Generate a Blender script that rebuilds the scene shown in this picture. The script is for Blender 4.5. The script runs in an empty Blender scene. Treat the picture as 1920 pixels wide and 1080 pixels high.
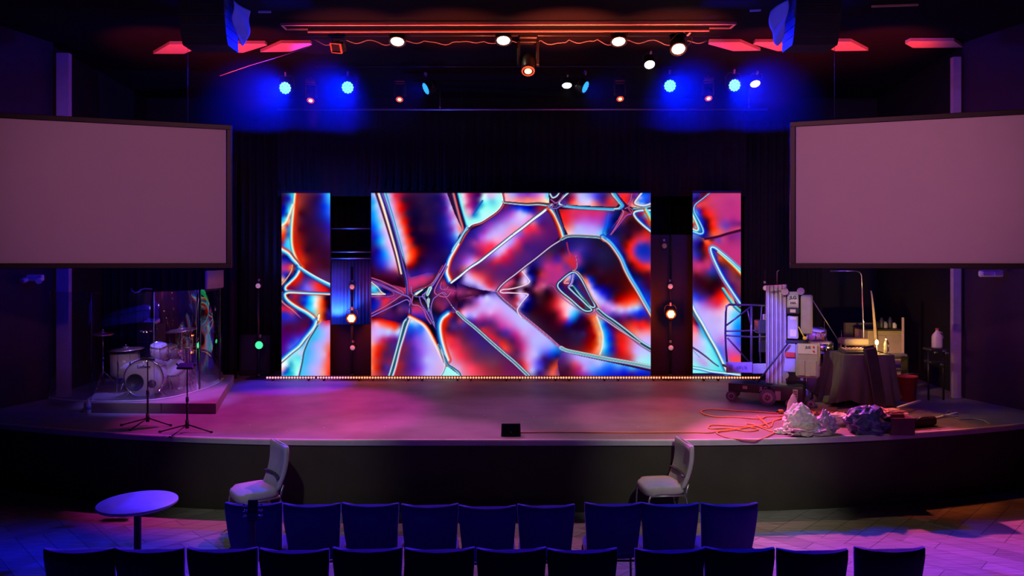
# ---- picture shown by the video wall: computed colour by colour on a grid, in units of one LED tile column
import numpy as np
CC, REG = 9.0, -0.6
LX0, LY0, LW, LH = 528, 361, 863, 345
def _hex(h):
    if len(h) == 1: h = h*6
    if len(h) == 3: h = h[0]*2 + h[1]*2 + h[2]*2
    return [int(h[i:i+2], 16)/255 for i in (0, 2, 4)]
def _catmull(pts, n=8):
    p = np.array(pts, float)
    if len(p) < 3: return p
    q = np.vstack([2*p[0]-p[1], p, 2*p[-1]-p[-2]]); out = []
    for i in range(1, len(q)-2):
        t = np.linspace(0, 1, n, endpoint=False)[:, None]
        a, b, c, d = q[i-1], q[i], q[i+1], q[i+2]
        out.append(.5*((2*b)+(-a+c)*t+(2*a-5*b+4*c-d)*t*t+(-a+3*b-3*c+d)*t**3))
    out.append(p[-1:]); return np.vstack(out)
def _pp(s): return [tuple(float(v) for v in t.split(',')) for t in s.split()]
def led_canvas():
    yy, xx = np.mgrid[0:LH, 0:LW].astype(np.float32); xx += LX0; yy += LY0
    img = np.zeros((LH, LW, 3), np.float32); img[:] = _hex('2a0a34')
    def region(poly, pts, blend=1.2):
        poly = _pp(poly); ins = np.zeros((LH, LW), bool); n = len(poly)
        for i in range(n):
            (x1, y1), (x2, y2) = poly[i], poly[(i+1) % n]
            if y1 == y2: continue
            ins ^= ((yy >= min(y1, y2)) & (yy < max(y1, y2)) & (xx < (x2-x1)*(yy-y1)/(y2-y1)+x1))
        X = xx[ins][:, None]; Y = yy[ins][:, None]
        c = [t.split(',') for t in pts.split()]
        px = np.array([float(t[0]) for t in c]); py = np.array([float(t[1]) for t in c])
        col = np.array([_hex(t[2]) for t in c])
        n = len(px); A = np.zeros((n+1, n+1)); A[:n, :n] = -np.sqrt((px[:, None]-px)**2+(py[:, None]-py)**2+CC)
        A[:n, :n] -= np.eye(n)*REG; A[:n, n] = 1; A[n, :n] = 1
        w = np.linalg.solve(A, np.vstack([col, np.zeros((1, 3))]))
        img[ins] = np.clip(-np.sqrt((X-px)**2+(Y-py)**2+CC)@w[:n]+w[n], 0, 1)
    def stroke(pts, prof, k0=1.0, k1=None, sm=True, fade=0):
        if k1 is None: k1 = k0
        p = _catmull(_pp(pts)) if sm else np.array(_pp(pts))
        st = [t.split(':') for t in prof.split()]
        off = np.array([float(t[0]) for t in st]); col = np.array([_hex(t[1]) for t in st]); al = np.array([float(t[2]) for t in st])
        m = max(abs(off[0]), abs(off[-1]))*max(k0, k1)+1
        x0 = int(max(0, p[:, 0].min()-m-LX0)); x1 = int(min(LW, p[:, 0].max()+m+2-LX0))
        y0 = int(max(0, p[:, 1].min()-m-LY0)); y1 = int(min(LH, p[:, 1].max()+m+2-LY0))
        if x1 <= x0 or y1 <= y0: return
        X = xx[y0:y1, x0:x1]; Y = yy[y0:y1, x0:x1]
        best = np.full(X.shape, 1e9); sg = np.zeros(X.shape); tt = np.zeros(X.shape)
        N = len(p)-1
        for i in range(N):
            a, b = p[i], p[i+1]; dx, dy = b-a; L = dx*dx+dy*dy+1e-9
            t = np.clip(((X-a[0])*dx+(Y-a[1])*dy)/L, 0, 1)
            ex = X-a[0]-t*dx; ey = Y-a[1]-t*dy; d = np.hypot(ex, ey)
            k = d < best-1e-6
            best[k] = d[k]; sg[k] = np.sign(dx*ey-dy*ex)[k]; tt[k] = ((i+t)/N)[k]
        kk = k0+(k1-k0)*tt
        sd = sg*best/np.maximum(kk, .05)
        A = np.interp(sd, off, al, left=0, right=0)
        if fade: A = A*np.clip((1-tt)/fade, 0, 1)
        C = np.stack([np.interp(sd, off, col[:, j]) for j in range(3)], -1)
        s = img[y0:y1, x0:x1]; s += (C-s)*A[..., None]
    # ---- left panel
    region('520,355 556,355 549,400 547,430 549,465 556,492 528,467', '529,368,2a0a34 530,382,200a60 534,390,1010b0 529,404,1018b0 543,372,1828c0 541,388,20a8e8 548,370,30c8f8 550,366,40e0f0 534,408,20b8f0 530,414,20b0f0 541,398,30d0f8 538,412,ffe8c8 530,423,fff0d0 544,398,ffffff 533,432,ff8040 529,440,f05020 538,422,e83018 530,448,d82010 535,440,d83020 529,456,901050 541,405,c02040 540,425,4050c0 538,440,2060d8 534,460,30a0ff 530,464,2868e0 537,452,40b0f0 541,440,1868b0 544,425,88b8d0 545,450,70d8d8 543,470,58c0e8 548,480,80e0e8 550,390,fff0c0')
    region('556,355 622,355 622,534 590,519 564,500 556,487 549,465 547,430 549,400', '553,400,e04018 552,430,d83010 557,380,c04028 558,364,a03030 562,400,500818 560,430,600818 558,460,c01808 563,475,d01810 567,490,d83010 575,500,800818 568,410,3a0c30 580,400,360e34 580,450,340a28 590,470,380620 575,470,380620 600,480,38082c 590,430,320c38 612,500,3c0820 617,520,482060 605,515,502060 585,380,300c40 595,370,280c50 603,368,2020a8 611,367,2878ff 617,367,40c0ff 616,380,2890ff 611,385,0848f0 606,390,0828d0 600,390,1c1890 613,405,1040e0 607,415,20188c 617,400,3060f0 616,425,2818a8 608,440,34105c 617,445,3c1878 616,470,34083c')
    region('564,500 590,519 622,534 622,551 580,549 545,547 537,540 552,524 562,508', '568,507,c02010 562,520,e01008 556,528,d01808 550,536,a01028 548,541,501060 572,515,401860 570,528,5030a0 565,538,4830b0 575,538,8060e8 582,543,8868f8 580,530,8838a0 588,537,d84878 592,528,c82858 598,533,f02010 605,542,ee1818 600,522,b82040 611,544,e01010 616,538,500838 612,530,500838 590,520,50286a 618,546,800830')
    region('545,550 622,553 622,600 600,612 594,604 575,586 550,572 540,558', '548,556,602060 552,556,c01030 558,562,601848 556,568,a01828 566,578,a01828 563,560,402878 568,562,2838c0 566,570,202090 573,556,1028d0 571,568,1020c8 576,575,10a0f8 580,562,10b8ff 578,585,20c0f8 586,556,60d8f8 585,570,40d0ff 588,580,90e8ff 584,590,30b0e0 592,560,e8f0ff 590,572,f8f0f0 597,560,f8c8b8 596,575,f8c8b0 602,560,ff8048 602,575,ff6028 598,592,ffb060 606,565,e03008 606,580,e84010 610,560,480818 613,575,380818 615,592,1c1080 617,588,2018a0 610,590,500820 605,598,c03010 612,601,600838 593,597,80f0f8 596,601,fff8c0')
    region('528,467 543,480 556,492 561,502 560,510 550,525 537,538 528,546', '530,470,ff9080 534,473,f06050 531,479,200a60 540,478,181070 536,488,2020a0 545,492,381890 533,495,7030a8 540,500,d02858 533,505,c03080 538,508,7838a0 530,513,5828a0 547,500,f07030 548,508,c84830 552,500,701020 552,508,200848 556,505,1070c8 545,515,301070 535,517,1828c0 532,526,ffb090 540,520,200838 538,528,10104a 532,536,101050 548,522,0c2878')
    region('528,546 534,548 535,560 550,572 575,586 590,598 594,605 585,620 570,638 550,660 528,680', '530,562,304080 532,570,102080 530,577,f01838 540,580,d82048 548,585,b83870 540,590,3828c0 532,588,2828b8 538,598,3020b8 550,598,3820a0 560,588,300a78 568,596,301060 580,600,3a0a50 540,612,48083c 555,615,480a48 575,612,500840 585,606,100a80 580,618,1418a8 570,622,501090 560,630,5018b0 562,622,500860 550,640,3830d0 540,640,48109c 533,645,500888 535,655,5018a8 545,652,5060f0 533,665,4020a8 558,640,3860f8')
    region('595,605 585,620 570,638 550,660 528,680 528,706 560,706 566,665 572,648 580,632 592,612', '534,700,1040d0 530,694,ffb0c8 530,688,fff0f8 538,684,d0f0ff 545,682,30a8c8 540,692,0860b8 536,704,10b0d0 545,695,30c0e0 548,700,20c0d8 555,700,b0f8f8 552,680,80f0f0 560,670,60e0f0 560,655,88e8f8 568,645,60c0f0 556,690,90fff0 575,632,70d0f0 562,662,d0d0ff')
    region('595,612 605,602 622,600 622,706 560,706 566,665 572,648 580,632', '600,612,9098f8 606,606,c060a0 612,603,e02838 618,601,c01860 617,612,d898e8 610,620,b8b0ff 596,625,50c0f8 588,635,40b8f0 592,645,a0a8ff 600,650,b8b0ff 580,660,58b0f8 575,680,50b8f8 570,702,58c0f8 585,690,b0b0ff 595,700,c8a8f0 600,680,c0a8f8 605,700,f0a0a0 612,640,d0a0e8 616,648,f07870 610,665,e8a0c0 618,665,f83828 612,685,ff6858 618,700,f02818 609,700,f88880')
    # ---- centre, left half
    region('693,355 712,355 724,400 736,445 746,485 753,512 760,540 693,524', '698,368,60a0ff 703,366,d0d0ff 708,366,e0d0f8 700,380,20a0f8 706,385,a0d8ff 711,385,d0b8f8 699,400,1090ff 706,405,40c0ff 712,405,c8c0f8 718,410,e8c0d8 698,425,1040f0 706,425,0890ff 713,425,70d0ff 719,430,d0b8f8 698,445,2818a0 705,445,0838e0 712,450,10a0ff 719,455,80c8ff 725,455,d0b8f8 699,470,280a60 708,470,1810a0 714,475,0840e8 722,475,2098ff 729,480,70b0ff 733,475,e0b8f8 740,485,f0c8e8 700,500,280848 714,497,2020c8 724,496,5858e0 732,500,a080e0 740,500,d090d0 746,505,e07878 718,508,381070 730,510,602070 740,512,702058 705,515,380a30 720,518,40082a 740,522,400830 752,520,300830')
    region('720,355 835,355 852,400 866,430 845,475 833,510 800,512 770,520 762,502 752,460 737,410', '725,366,80d0ff 728,370,80c8f8 733,368,e898d0 740,367,e03050 748,369,c01838 735,385,e0a8e8 742,378,e85068 749,382,f02020 756,375,481030 737,395,c8b0f8 744,395,f06868 751,394,e81010 758,395,a00818 764,400,301038 741,415,b8c0ff 748,415,f898a0 755,415,f83018 762,418,c80808 768,420,380828 745,430,a8d0ff 752,432,e8b0d8 758,432,ff5838 764,435,e00808 771,440,300828 749,448,a8c0f8 756,448,e8a8d0 764,450,ff4820 771,450,c80808 778,455,300828 753,462,b0b0f8 760,465,f0b0d0 768,468,ff5030 777,470,f02000 784,470,800808 757,478,c0b0f8 764,480,ffa890 771,485,ff5020 778,482,e81808 785,485,400418 761,492,d0a0c0 766,494,f04030 774,494,b80808 765,500,801018 780,500,2a0830 800,400,280e40 790,380,281040 810,430,2a0c3c 790,430,2c0a34 800,480,260440 820,480,24064c 790,505,34086c 775,508,300c68 800,510,3c1a90 820,385,24105a 825,366,281468 833,380,302090 836,370,8038b0 841,368,c0a8f8 847,366,d8b8f8 838,390,6828a8 845,390,c0b0ff 852,390,f0a8c8 828,400,241070 835,410,2820a0 844,410,8840d0 852,415,b8b0ff 858,410,f0a0c0 840,430,30209c 848,430,8038b8 856,430,c0a8f8 862,430,ff8088 843,450,2018a0 852,445,4070e8 858,440,a0c8ff 850,462,1020a0 838,470,1c1070 832,495,180850 825,505,280c60')
    region('853,360 860,360 876,425 874,431 866,430', '860,410,100840 866,415,0c0838')
    region('857,355 941,355 944,377 937,392 918,406 898,419 884,423 875,430 866,400', '860,368,60e0f0 865,385,88f8f8 872,410,98fff8 868,366,f8d8f0 872,380,f8c0d8 878,366,c83070 876,385,d05088 882,380,a02880 890,370,481468 900,366,501060 895,380,501878 888,392,80289c 884,401,d070b8 881,395,e090c8 888,403,1070c8 895,392,1070c8 902,382,1888c8 905,372,c0f0f8 908,366,d0ffff 900,395,80f0f0 890,412,90f8f0 910,390,98fff0 915,368,d8c0f0 925,370,c8c8f0 918,378,70e0f0 924,378,60d0e8 932,372,a0f8ff 935,385,a0f8f0 925,395,a0fff8 905,405,b0ffff 905,378,80e8f0')
    region('945,380 1000,384 1028,388 1022,395 1000,410 960,442 920,475 880,503 848,528 838,518 840,500 852,478 866,450 876,436 900,424 935,400', '948,386,701848 944,395,501c88 955,392,4424a0 925,410,4828a0 900,430,4628a0 890,445,482098 875,460,481c80 865,475,501c80 856,490,50207c 848,505,5a1c74 845,515,802038 935,410,7830b0 920,420,8838b8 908,435,a038b8 895,450,8030a0 955,402,a040c8 965,398,a868e0 975,397,a8b0ff 970,391,2038e0 982,393,1838e8 992,396,2030c8 1000,400,5030b0 1005,392,501060 1015,390,a01830 1020,393,901830 960,415,c0a0f8 985,402,b8b8ff 995,404,d080d0 990,412,e890e0 940,425,b8a0f8 975,420,d8a8f0 965,430,ff90b8 925,435,c0a0f8 945,440,e0a0e8 915,445,c8a0f8 930,450,f8a0d8 902,447,b850d8 890,455,a03898 902,460,d03080 915,458,f04880 922,460,ff3060 912,468,e82848 905,480,b02060 885,470,502088 870,485,8830a8 862,492,6028a0 875,492,b868e8 885,490,d090f8 893,488,f070a0 880,500,f0a0c8 868,503,b05078 860,512,601850 895,478,902078 848,520,701850')
    region('848,530 880,505 920,477 960,444 1000,412 1024,396 1030,400 1040,420 1051,442 1030,463 1000,487 975,508 945,530 930,547 860,546', '1018,405,502090 1008,412,5838c0 1014,420,581870 1025,410,501c78 1035,425,581468 1000,418,d07098 992,425,f02c60 1003,428,f02850 985,433,e83868 1010,435,a02068 1000,440,902068 975,440,8858d8 968,450,e060b0 978,448,c02078 960,455,b890f8 950,463,d8a0f0 968,460,e03868 955,470,f02868 965,475,8c2060 945,470,e8a0d8 935,478,d098e8 925,482,a058c0 930,488,e83050 942,482,e82c5c 920,492,902068 935,497,7c1c60 985,460,501870 1010,455,501870 990,480,501c78 970,490,581c70 950,505,581c70 935,515,5c1c68 955,520,581a60 905,500,682060 895,505,702058 885,508,b83070 890,515,f06068 880,518,d8a8f0 875,515,d0a0e0 873,525,b8a8f8 885,530,c0b0ff 898,535,c8b0ff 905,525,e86070 900,515,d83858 912,530,d83858 920,538,e03858 908,540,d0a0e8 918,544,e0a0e0 925,545,d080c0 915,510,80205c 925,525,802058 865,520,281060 862,532,301468 872,540,38187c 890,543,301068 875,544,200840')
    region('855,540 930,547 945,565 975,590 1030,635 1055,655 1055,706 985,706 960,677 920,642 880,607 857,586', '870,543,30186c 862,548,601048 866,551,b83878 880,553,983068 895,548,200838 915,549,180848 922,548,5038a8 895,555,38083c 908,552,2c0850 870,562,300838 862,568,200830 865,575,280c50 860,582,901830 868,585,ff98c8 873,577,b05098 882,567,502060 890,560,7038a0 900,558,a880f0 912,555,b8b0ff 895,570,c068c0 900,580,c8a0f0 885,580,d080d0 878,590,b0a0ff 872,594,b8c0ff 878,600,4038b8 890,593,b8a0f8 905,590,d060c0 920,587,e0a0f0 915,570,c0b0ff 930,565,c8b0ff 935,580,d8a0f0 950,585,c8a8ff 925,592,d058b8 935,600,c850b0 890,600,8828a0 900,600,a02880 910,602,781c78 890,608,481c78 905,610,481c70 920,605,602078 930,610,782878 940,612,c030a0 955,612,d060c0 950,600,d080d8 965,600,c8a8ff 975,610,c0b0ff 950,622,6028a0 965,625,b83098 945,630,502070 960,640,501858 970,630,c02888 980,625,d090e0 905,618,d02838 900,622,902050 915,628,c82448 925,635,d82038 938,645,e02828 945,655,f04048 952,660,c03048 930,648,6030b0 940,660,501c80 955,670,601c60 935,625,501c60 975,645,a02070 970,660,582058 980,655,c83080 975,690,701830 978,680,b02040 985,690,f04048 965,685,602048 988,660,d080c8 990,675,e090d0 1000,620,c0a8ff 1000,640,b8b0ff 1020,640,b8b0ff 1005,665,b8b0ff 998,695,b8b8ff 1012,660,8890ff 1010,680,5040e0 1025,655,8080ff 1035,650,80a0ff 1040,658,1070f0 1030,665,2838d8 1020,672,381878 1015,690,4838c0 1025,690,401448 1035,680,501830 1045,668,101880 1048,680,c03828 1042,690,e84838 1036,700,f06050 1048,692,502870 1055,690,481440 1010,700,381878')
    region('857,588 880,609 920,644 960,679 985,706 865,706 845,687 838,670 831,650 826,628 826,605 838,590', '845,590,e81c08 852,590,500838 838,598,e02008 845,600,501460 855,600,3c1458 862,602,a03060 870,608,5030a0 875,615,401868 850,612,482878 862,612,502070 835,610,c01808 832,622,e01c10 840,618,501040 850,625,701040 865,625,5c1848 880,630,401868 837,640,f04048 845,635,e82c38 858,640,c02850 870,640,702048 885,645,602060 835,652,e890a8 845,650,f03850 858,655,ee3050 872,655,a02848 890,660,682450 842,665,e0a0c0 850,665,f06078 862,670,f83858 875,675,c83050 892,675,802c50 910,675,6c2c50 925,680,703050 845,678,d898d0 855,680,e080a0 868,690,f07098 885,690,ff4060 900,692,c83048 915,698,a02840 935,698,802038 950,695,701850 860,690,d8a0d8 870,702,e080a0 905,650,402070')
    region('835,684 865,706 827,706', '845,695,a0fff8 835,702,b0f0f0 855,702,b0f8f8')
    region('767,597 785,603 800,613 812,635 827,665 835,688 827,706 737,706 748,665 757,630', '770,602,c0f0ff 770,610,1888ff 780,608,88b8ff 790,612,2880ff 792,620,4878ff 775,620,2848d8 770,630,3028b8 780,635,7848e0 800,620,b0b8ff 810,632,c8d8ff 805,645,b0a8ff 795,640,9080f8 785,650,9050e0 790,665,9058e8 775,655,5028a8 765,645,602080 760,655,702050 768,670,50207c 755,675,6c2050 748,690,a02028 760,695,601c60 775,685,4820a0 785,695,8030c0 793,690,9060f0 800,675,b8b0ff 815,670,c0b0ff 825,685,d8b0e8 815,698,c8a8f0 800,700,b8a8f8 820,655,d8b0e8 753,680,902040')
    region('693,592 750,605 764,590 757,605 750,635 740,670 731,706 693,706', '700,597,600818 710,598,a01010 702,600,c01818 715,601,f01c10 730,604,f01408 742,609,e82010 750,605,480a40 730,597,300838 705,606,ff98b8 715,610,ff8080 728,612,ff6850 742,616,f05038 748,619,c0d0ff 702,615,e0a0e8 715,618,c8b8ff 730,620,c8c8ff 744,624,c0c8ff 700,630,e0a8e8 712,628,d0a8f8 728,628,b8a0f0 740,630,9060c8 705,640,d880c0 718,636,c03070 730,634,982888 742,636,601c78 700,645,ff9898 708,650,f03018 718,645,c02438 728,645,602058 738,645,48207c 699,665,ff6848 706,665,f01c08 714,665,a01828 722,665,581a50 733,660,4c1c60 698,690,ff7858 704,690,f02808 711,690,a01820 718,690,4c1458 725,688,482890 732,680,802050 728,700,602078')
    # dark star in the middle
    region('693,524 760,540 762,502 770,520 800,512 833,510 840,530 848,530 860,546 857,586 838,590 826,605 826,628 812,635 800,613 785,603 767,597 764,590 750,605 693,592', '700,520,481048 705,530,6030a0 700,524,b02050 720,528,a02850 740,533,b02858 755,538,b02860 762,545,c83060 715,538,3030a8 712,545,103080 705,545,20b8f0 703,538,60e0f8 712,550,f0d0c0 720,550,180830 715,556,a02060 725,553,3020a0 735,546,180848 728,540,201060 745,548,903068 700,558,300870 710,568,3028b8 705,578,2020a8 718,565,c82858 725,560,e02030 730,565,b02860 740,560,a02870 738,570,281040 748,562,301050 755,555,702050 760,560,280838 720,577,d82840 710,582,881c60 725,585,401858 740,578,200840 750,580,702868 760,575,402080 745,588,401050 730,590,501060 710,592,501050 765,590,200a50 772,515,3c28a0 785,513,3c2090 775,522,a83080 790,520,c03080 805,516,7030a0 800,525,b82c60 780,535,c03070 795,532,a82858 770,540,c02868 810,520,a02050 815,510,281878 822,505,1010a0 830,515,080838 818,525,101050 808,535,200850 800,540,081838 785,545,0a1838 795,545,081440 778,560,100818 790,562,100820 770,568,200838 780,575,b03058 790,580,b02c70 800,588,7028a8 780,582,c02870 772,585,a82c90 772,592,2020a0 785,595,1818a8 795,602,100a60 802,565,081030 800,575,0a1840 812,585,0a0830 805,600,18105c 812,610,0c0828 818,620,0a0830 825,590,100840 832,580,802058 838,570,602070 828,560,601850 820,550,7c2058 830,545,8c2868 843,545,b03080 850,550,b83078 845,555,701a50 852,565,400830 845,575,280848 838,583,200a70 834,590,1030b0 845,590,a03070 850,580,402080 820,570,802050 832,530,c02448 826,540,5828a0 838,538,7c2860 845,535,280838 840,525,101068 835,515,0c0c60 855,555,300830 822,600,0a30a0 820,610,1048b0')
    # ---- inside of the big cell
    region('931,547 945,531 975,509 1000,488 1030,466 1055,448 1065,444 1125,446 1140,456 1160,481 1177,520 1200,558 1222,594 1222,690 1150,675 1090,662 1056,654 1032,634 975,589 946,564', '950,532,e05880 960,528,c03868 965,535,501430 955,522,7c2868 975,518,601440 970,525,380a34 978,512,d84858 983,510,f0d0f0 985,520,d8b8f8 990,528,c8b8ff 984,533,f0c0e0 990,512,1c1880 998,522,1820a0 1000,530,180848 1005,505,200840 995,500,1c0c68 1010,495,381c80 1008,512,400818 1015,515,b02848 1020,505,982468 1025,500,c02c80 1035,515,b02c80 1020,528,b03078 1040,530,b02c80 1010,533,b03068 1000,537,401048 985,540,28082c 965,546,300420 985,546,380820 1005,542,a84068 1020,536,c85888 1025,545,28082c 950,552,802058 960,555,300838 970,562,c03050 958,562,602050 968,575,a02848 975,550,e0b8f8 985,553,d0b8ff 980,562,b8a8f8 972,572,d8c0ff 968,582,f0c0f0 990,555,4030a8 985,568,1c1890 978,580,1c1878 1000,552,200418 1010,565,300c28 1000,585,28041c 1020,600,280420 1025,560,300410 1035,555,500818 1045,565,e03040 1042,575,d02838 1055,572,ffa0a8 1050,585,d82848 1040,590,400818 1070,580,d8d8ff 1062,592,ffb0c8 1078,590,20b0f8 1072,600,1060e8 1065,605,3020c0 1060,612,200848 1075,610,180438 1060,598,d83868 1085,600,1c0848 1090,592,20106c 1095,625,34184c 1085,640,2c1440 1075,625,28103c 1050,620,280420 1045,640,281034 1060,648,380828 1105,605,500414 1108,595,d04020 1113,600,ff7040 1110,615,a00808 1118,612,ff8848 1115,630,a00808 1121,630,f07838 1128,625,ffe0b8 1120,645,e05828 1110,655,c02008 1114,660,ff6038 1124,655,f8b8a0 1130,650,c0f0f8 1129,640,d8f0f0 1127,605,60b8f0 1130,612,10a0f8 1134,625,10b0f8 1137,640,08a0f8 1135,658,10a0f0 1135,608,1030d0 1140,620,1040e8 1144,635,0828e0 1146,655,1020c0 1142,612,301068 1148,622,401070 1152,640,501860 1152,660,501870 1158,630,b81828 1160,645,c81820 1160,665,a01020 1168,640,f01818 1168,655,f81818 1165,670,b01820 1178,640,e84858 1178,655,e85058 1185,665,e06878 1192,645,d098d8 1190,660,d0a0f0 1200,650,c8b0ff 1205,668,b8d8f8 1195,678,b0d8f8 1215,660,b8c8ff 1180,672,c03848 1218,680,90f0f8 1205,680,a0f0f0 1060,455,241060 1050,462,2c1048 1040,472,301850 1055,470,380830 1066,455,20106c 1072,470,3c2090 1080,462,30207c 1090,468,402898 1068,480,a83070 1080,478,9c3090 1092,475,30208c 1040,482,481080 1048,488,502098 1035,480,5c1c50 1060,483,b02850 1050,500,c02c70 1062,500,702c90 1058,515,a83088 1063,525,9030a0 1072,492,e02028 1078,500,b02858 1076,482,c02858 1084,490,a82c90 1095,485,2c1870 1085,505,10207c 1090,512,08105c 1100,495,1c0c40 1110,470,28105c 1120,455,1c1038 1130,480,20184c 1140,495,1c1038 1125,510,300c30 1110,515,2c0a28 1100,515,38103c 1102,520,2030c0 1108,528,1838e0 1115,540,1c30e0 1128,550,2828e8 1140,560,3020b0 1120,530,28082c 1140,530,300418 1155,520,300414 1170,530,480408 1160,545,380418 1150,555,301040 1175,545,600808 1155,565,900c20 1165,565,d01410 1180,560,e81808 1192,560,f03018 1190,568,ff7058 1175,572,ff6850 1160,575,e890a8 1150,570,a05cb8 1100,525,ff7050 1105,535,f0b0c8 1112,545,c0b0ff 1120,555,b8b0ff 1130,565,b0a8ff 1140,572,c890f0 1130,580,b050c0 1150,580,d8a0f8 1165,583,c8b0ff 1180,580,c8c0ff 1195,578,a0c8ff 1150,587,7048b8 1170,590,8038b8 1190,588,3040e8 1200,584,1838f0 1208,588,2020c8 1160,595,401868 1180,595,401868 1200,598,401c78 1215,600,601848 1175,605,902030 1190,605,e01820 1205,605,f01818 1215,610,e02828 1185,615,f04838 1200,615,e83040 1215,622,ff8088 1195,622,f08078 1205,628,e8a0c8 1218,635,d0b0ff')
    region('1055,660 1090,668 1150,681 1222,697 1222,706 1050,706 1045,680', '1055,668,502890 1050,690,481440 1065,690,481440 1070,672,9060b0 1080,672,b890f0 1078,682,d04878 1088,690,c03890 1070,700,601430 1092,678,b8a0f8 1095,692,c080e0 1108,680,a8a0ff 1110,692,70a0ff 1125,684,a0b0ff 1130,690,3078f8 1120,698,3060f0 1145,690,1058f8 1150,698,2030d0 1160,686,58a0f8 1170,695,1030e0 1185,700,3018a0 1200,698,1028d8 1218,700,1020a8 1100,702,8838b8 1185,690,40a8f8')
    region('1048,392 1168,394 1160,410 1142,430 1135,446 1125,443 1066,441 1058,425', '1052,396,b01818 1054,400,f01820 1058,410,f02020 1060,420,f03838 1063,432,ff9878 1066,438,ffc8c0 1075,396,e03060 1100,396,d83068 1130,396,c83068 1080,405,d03070 1110,405,c83090 1135,403,9030a0 1085,415,c858c8 1110,415,b850d0 1130,413,9838b8 1085,425,b8a8f8 1110,425,b890f8 1130,423,7858d8 1080,436,c0b8ff 1110,436,c0b0ff 1125,436,90b8ff 1148,397,501878 1145,403,3030b8 1155,400,10185c 1142,412,1838d8 1137,422,1050f0 1134,430,1880f8 1132,440,30c0f8 1148,412,101070 1140,435,0c1878')
    region('1168,394 1184,400 1200,418 1222,440 1222,594 1200,556 1177,518 1160,479 1140,454 1134,446 1143,430 1160,410', '1180,415,2a0818 1165,425,28104c 1170,440,2c0c34 1190,425,32081c 1180,445,380420 1200,430,48081c 1210,438,c02020 1215,448,c82850 1208,450,d02c60 1155,415,801c58 1160,410,c84078 1150,425,2020a8 1150,435,101048 1145,448,1828b8 1155,455,1820b8 1165,455,301038 1162,470,101090 1170,480,0c0c60 1175,462,900808 1178,470,f01808 1182,460,f82010 1190,452,e82030 1198,447,c02850 1200,455,8838a0 1190,465,8c30a0 1198,462,3828a8 1210,460,2828a0 1195,475,3030b8 1205,475,1c28b0 1216,475,1828b0 1188,475,c02870 1183,482,f02818 1190,490,f01810 1195,483,803090 1205,488,6030b0 1215,490,7030a0 1200,497,f01818 1212,498,e83040 1217,502,f03838 1205,508,a01010 1215,512,60081c 1185,495,600810 1180,500,180440 1200,515,280828 1190,515,100848 1210,525,340430 1195,530,1020a0 1205,545,1020b8 1215,540,300848 1215,560,1030d0 1210,560,0850e8 1218,575,1870f8')
    region('945,360 1028,360 1030,380 1010,383 947,378', '950,366,f0b0c8 960,366,b0a8f8 975,366,9850c8 990,366,8c38b8 1005,366,b860d0 1020,367,e0b8f0 1027,370,60e0f8 950,374,ffb0c0 970,373,f08098 990,373,f07878 1010,373,f890a0 1025,376,ffe8c0')
    region('1062,360 1148,360 1162,380 1155,388 1060,384 1048,380', '1056,374,501878 1063,368,301048 1066,376,601848 1070,378,e02838 1075,372,c82858 1078,380,ff7868 1085,366,c8a8e0 1088,374,c8b8ff 1095,368,b8b8ff 1105,378,d8c8ff 1100,370,b0b0ff 1112,368,7868f8 1118,372,5048d8 1115,380,e87888 1125,370,4020a8 1135,368,401c68 1130,378,502080 1140,372,982850 1145,378,e02c38 1152,382,c03848 1150,370,b85060 1055,382,4030a8')
    region('1155,360 1222,360 1222,392 1185,388 1178,385 1168,375', '1158,364,c03080 1165,366,f02838 1175,366,e82c40 1185,366,902868 1172,375,f82018 1180,378,c02050 1190,370,40208c 1195,364,8030a8 1200,370,e0a0e8 1203,366,2060ff 1212,368,1858f0 1200,378,1878f8 1210,378,1850f0 1217,370,3040c8 1218,380,4030a0 1195,380,ffd0c0 1205,386,ffe8e8 1215,386,201050')
    region('1188,396 1222,392 1222,436 1205,420', '1195,402,602068 1200,405,501878 1205,398,d01820 1210,396,ff9050 1213,400,40f0f0 1218,408,60f0c8 1219,420,e04010 1212,412,c02830 1207,412,481c90 1210,420,302080 1217,430,1840d8 1200,412,1030b0 1217,394,1060e8')
    # ---- right panel
    region('1297,355 1392,355 1392,432 1350,443 1325,449 1300,452', '1303,368,302898 1312,365,401878 1300,378,300a60 1308,373,180848 1320,364,600818 1325,368,c02038 1330,366,c83468 1350,365,c83878 1375,364,c83c80 1315,378,c82c48 1320,380,d84058 1309,386,e84858 1312,382,e03848 1308,392,5830b0 1312,398,3818c0 1305,398,58b0f0 1306,410,30a0e0 1310,420,2880d8 1313,410,1030c8 1316,420,1028d8 1320,430,1018c8 1322,438,1010a0 1302,405,60e0f0 1302,415,70f0e0 1301,420,d03010 1300,428,c03880 1305,425,60e8e8 1318,425,101880 1318,393,a81028 1325,395,e02030 1320,400,c01010 1330,405,f02018 1325,408,900810 1328,415,500818 1335,418,ff2010 1340,430,ff3010 1333,430,c01808 1328,430,380828 1337,438,f05030 1335,385,c83868 1345,395,c83470 1345,410,c83058 1346,425,c84068 1350,432,e05068 1370,380,b83080 1385,395,c43080 1365,410,b83088 1385,412,b82c80 1355,420,8838a8 1362,425,7038a8 1375,420,7c2080 1386,421,781c78 1372,431,c83878 1385,428,d04070 1302,443,4850c8 1308,450,1030d0 1303,436,a0c0e0 1315,447,0c1880')
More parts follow.
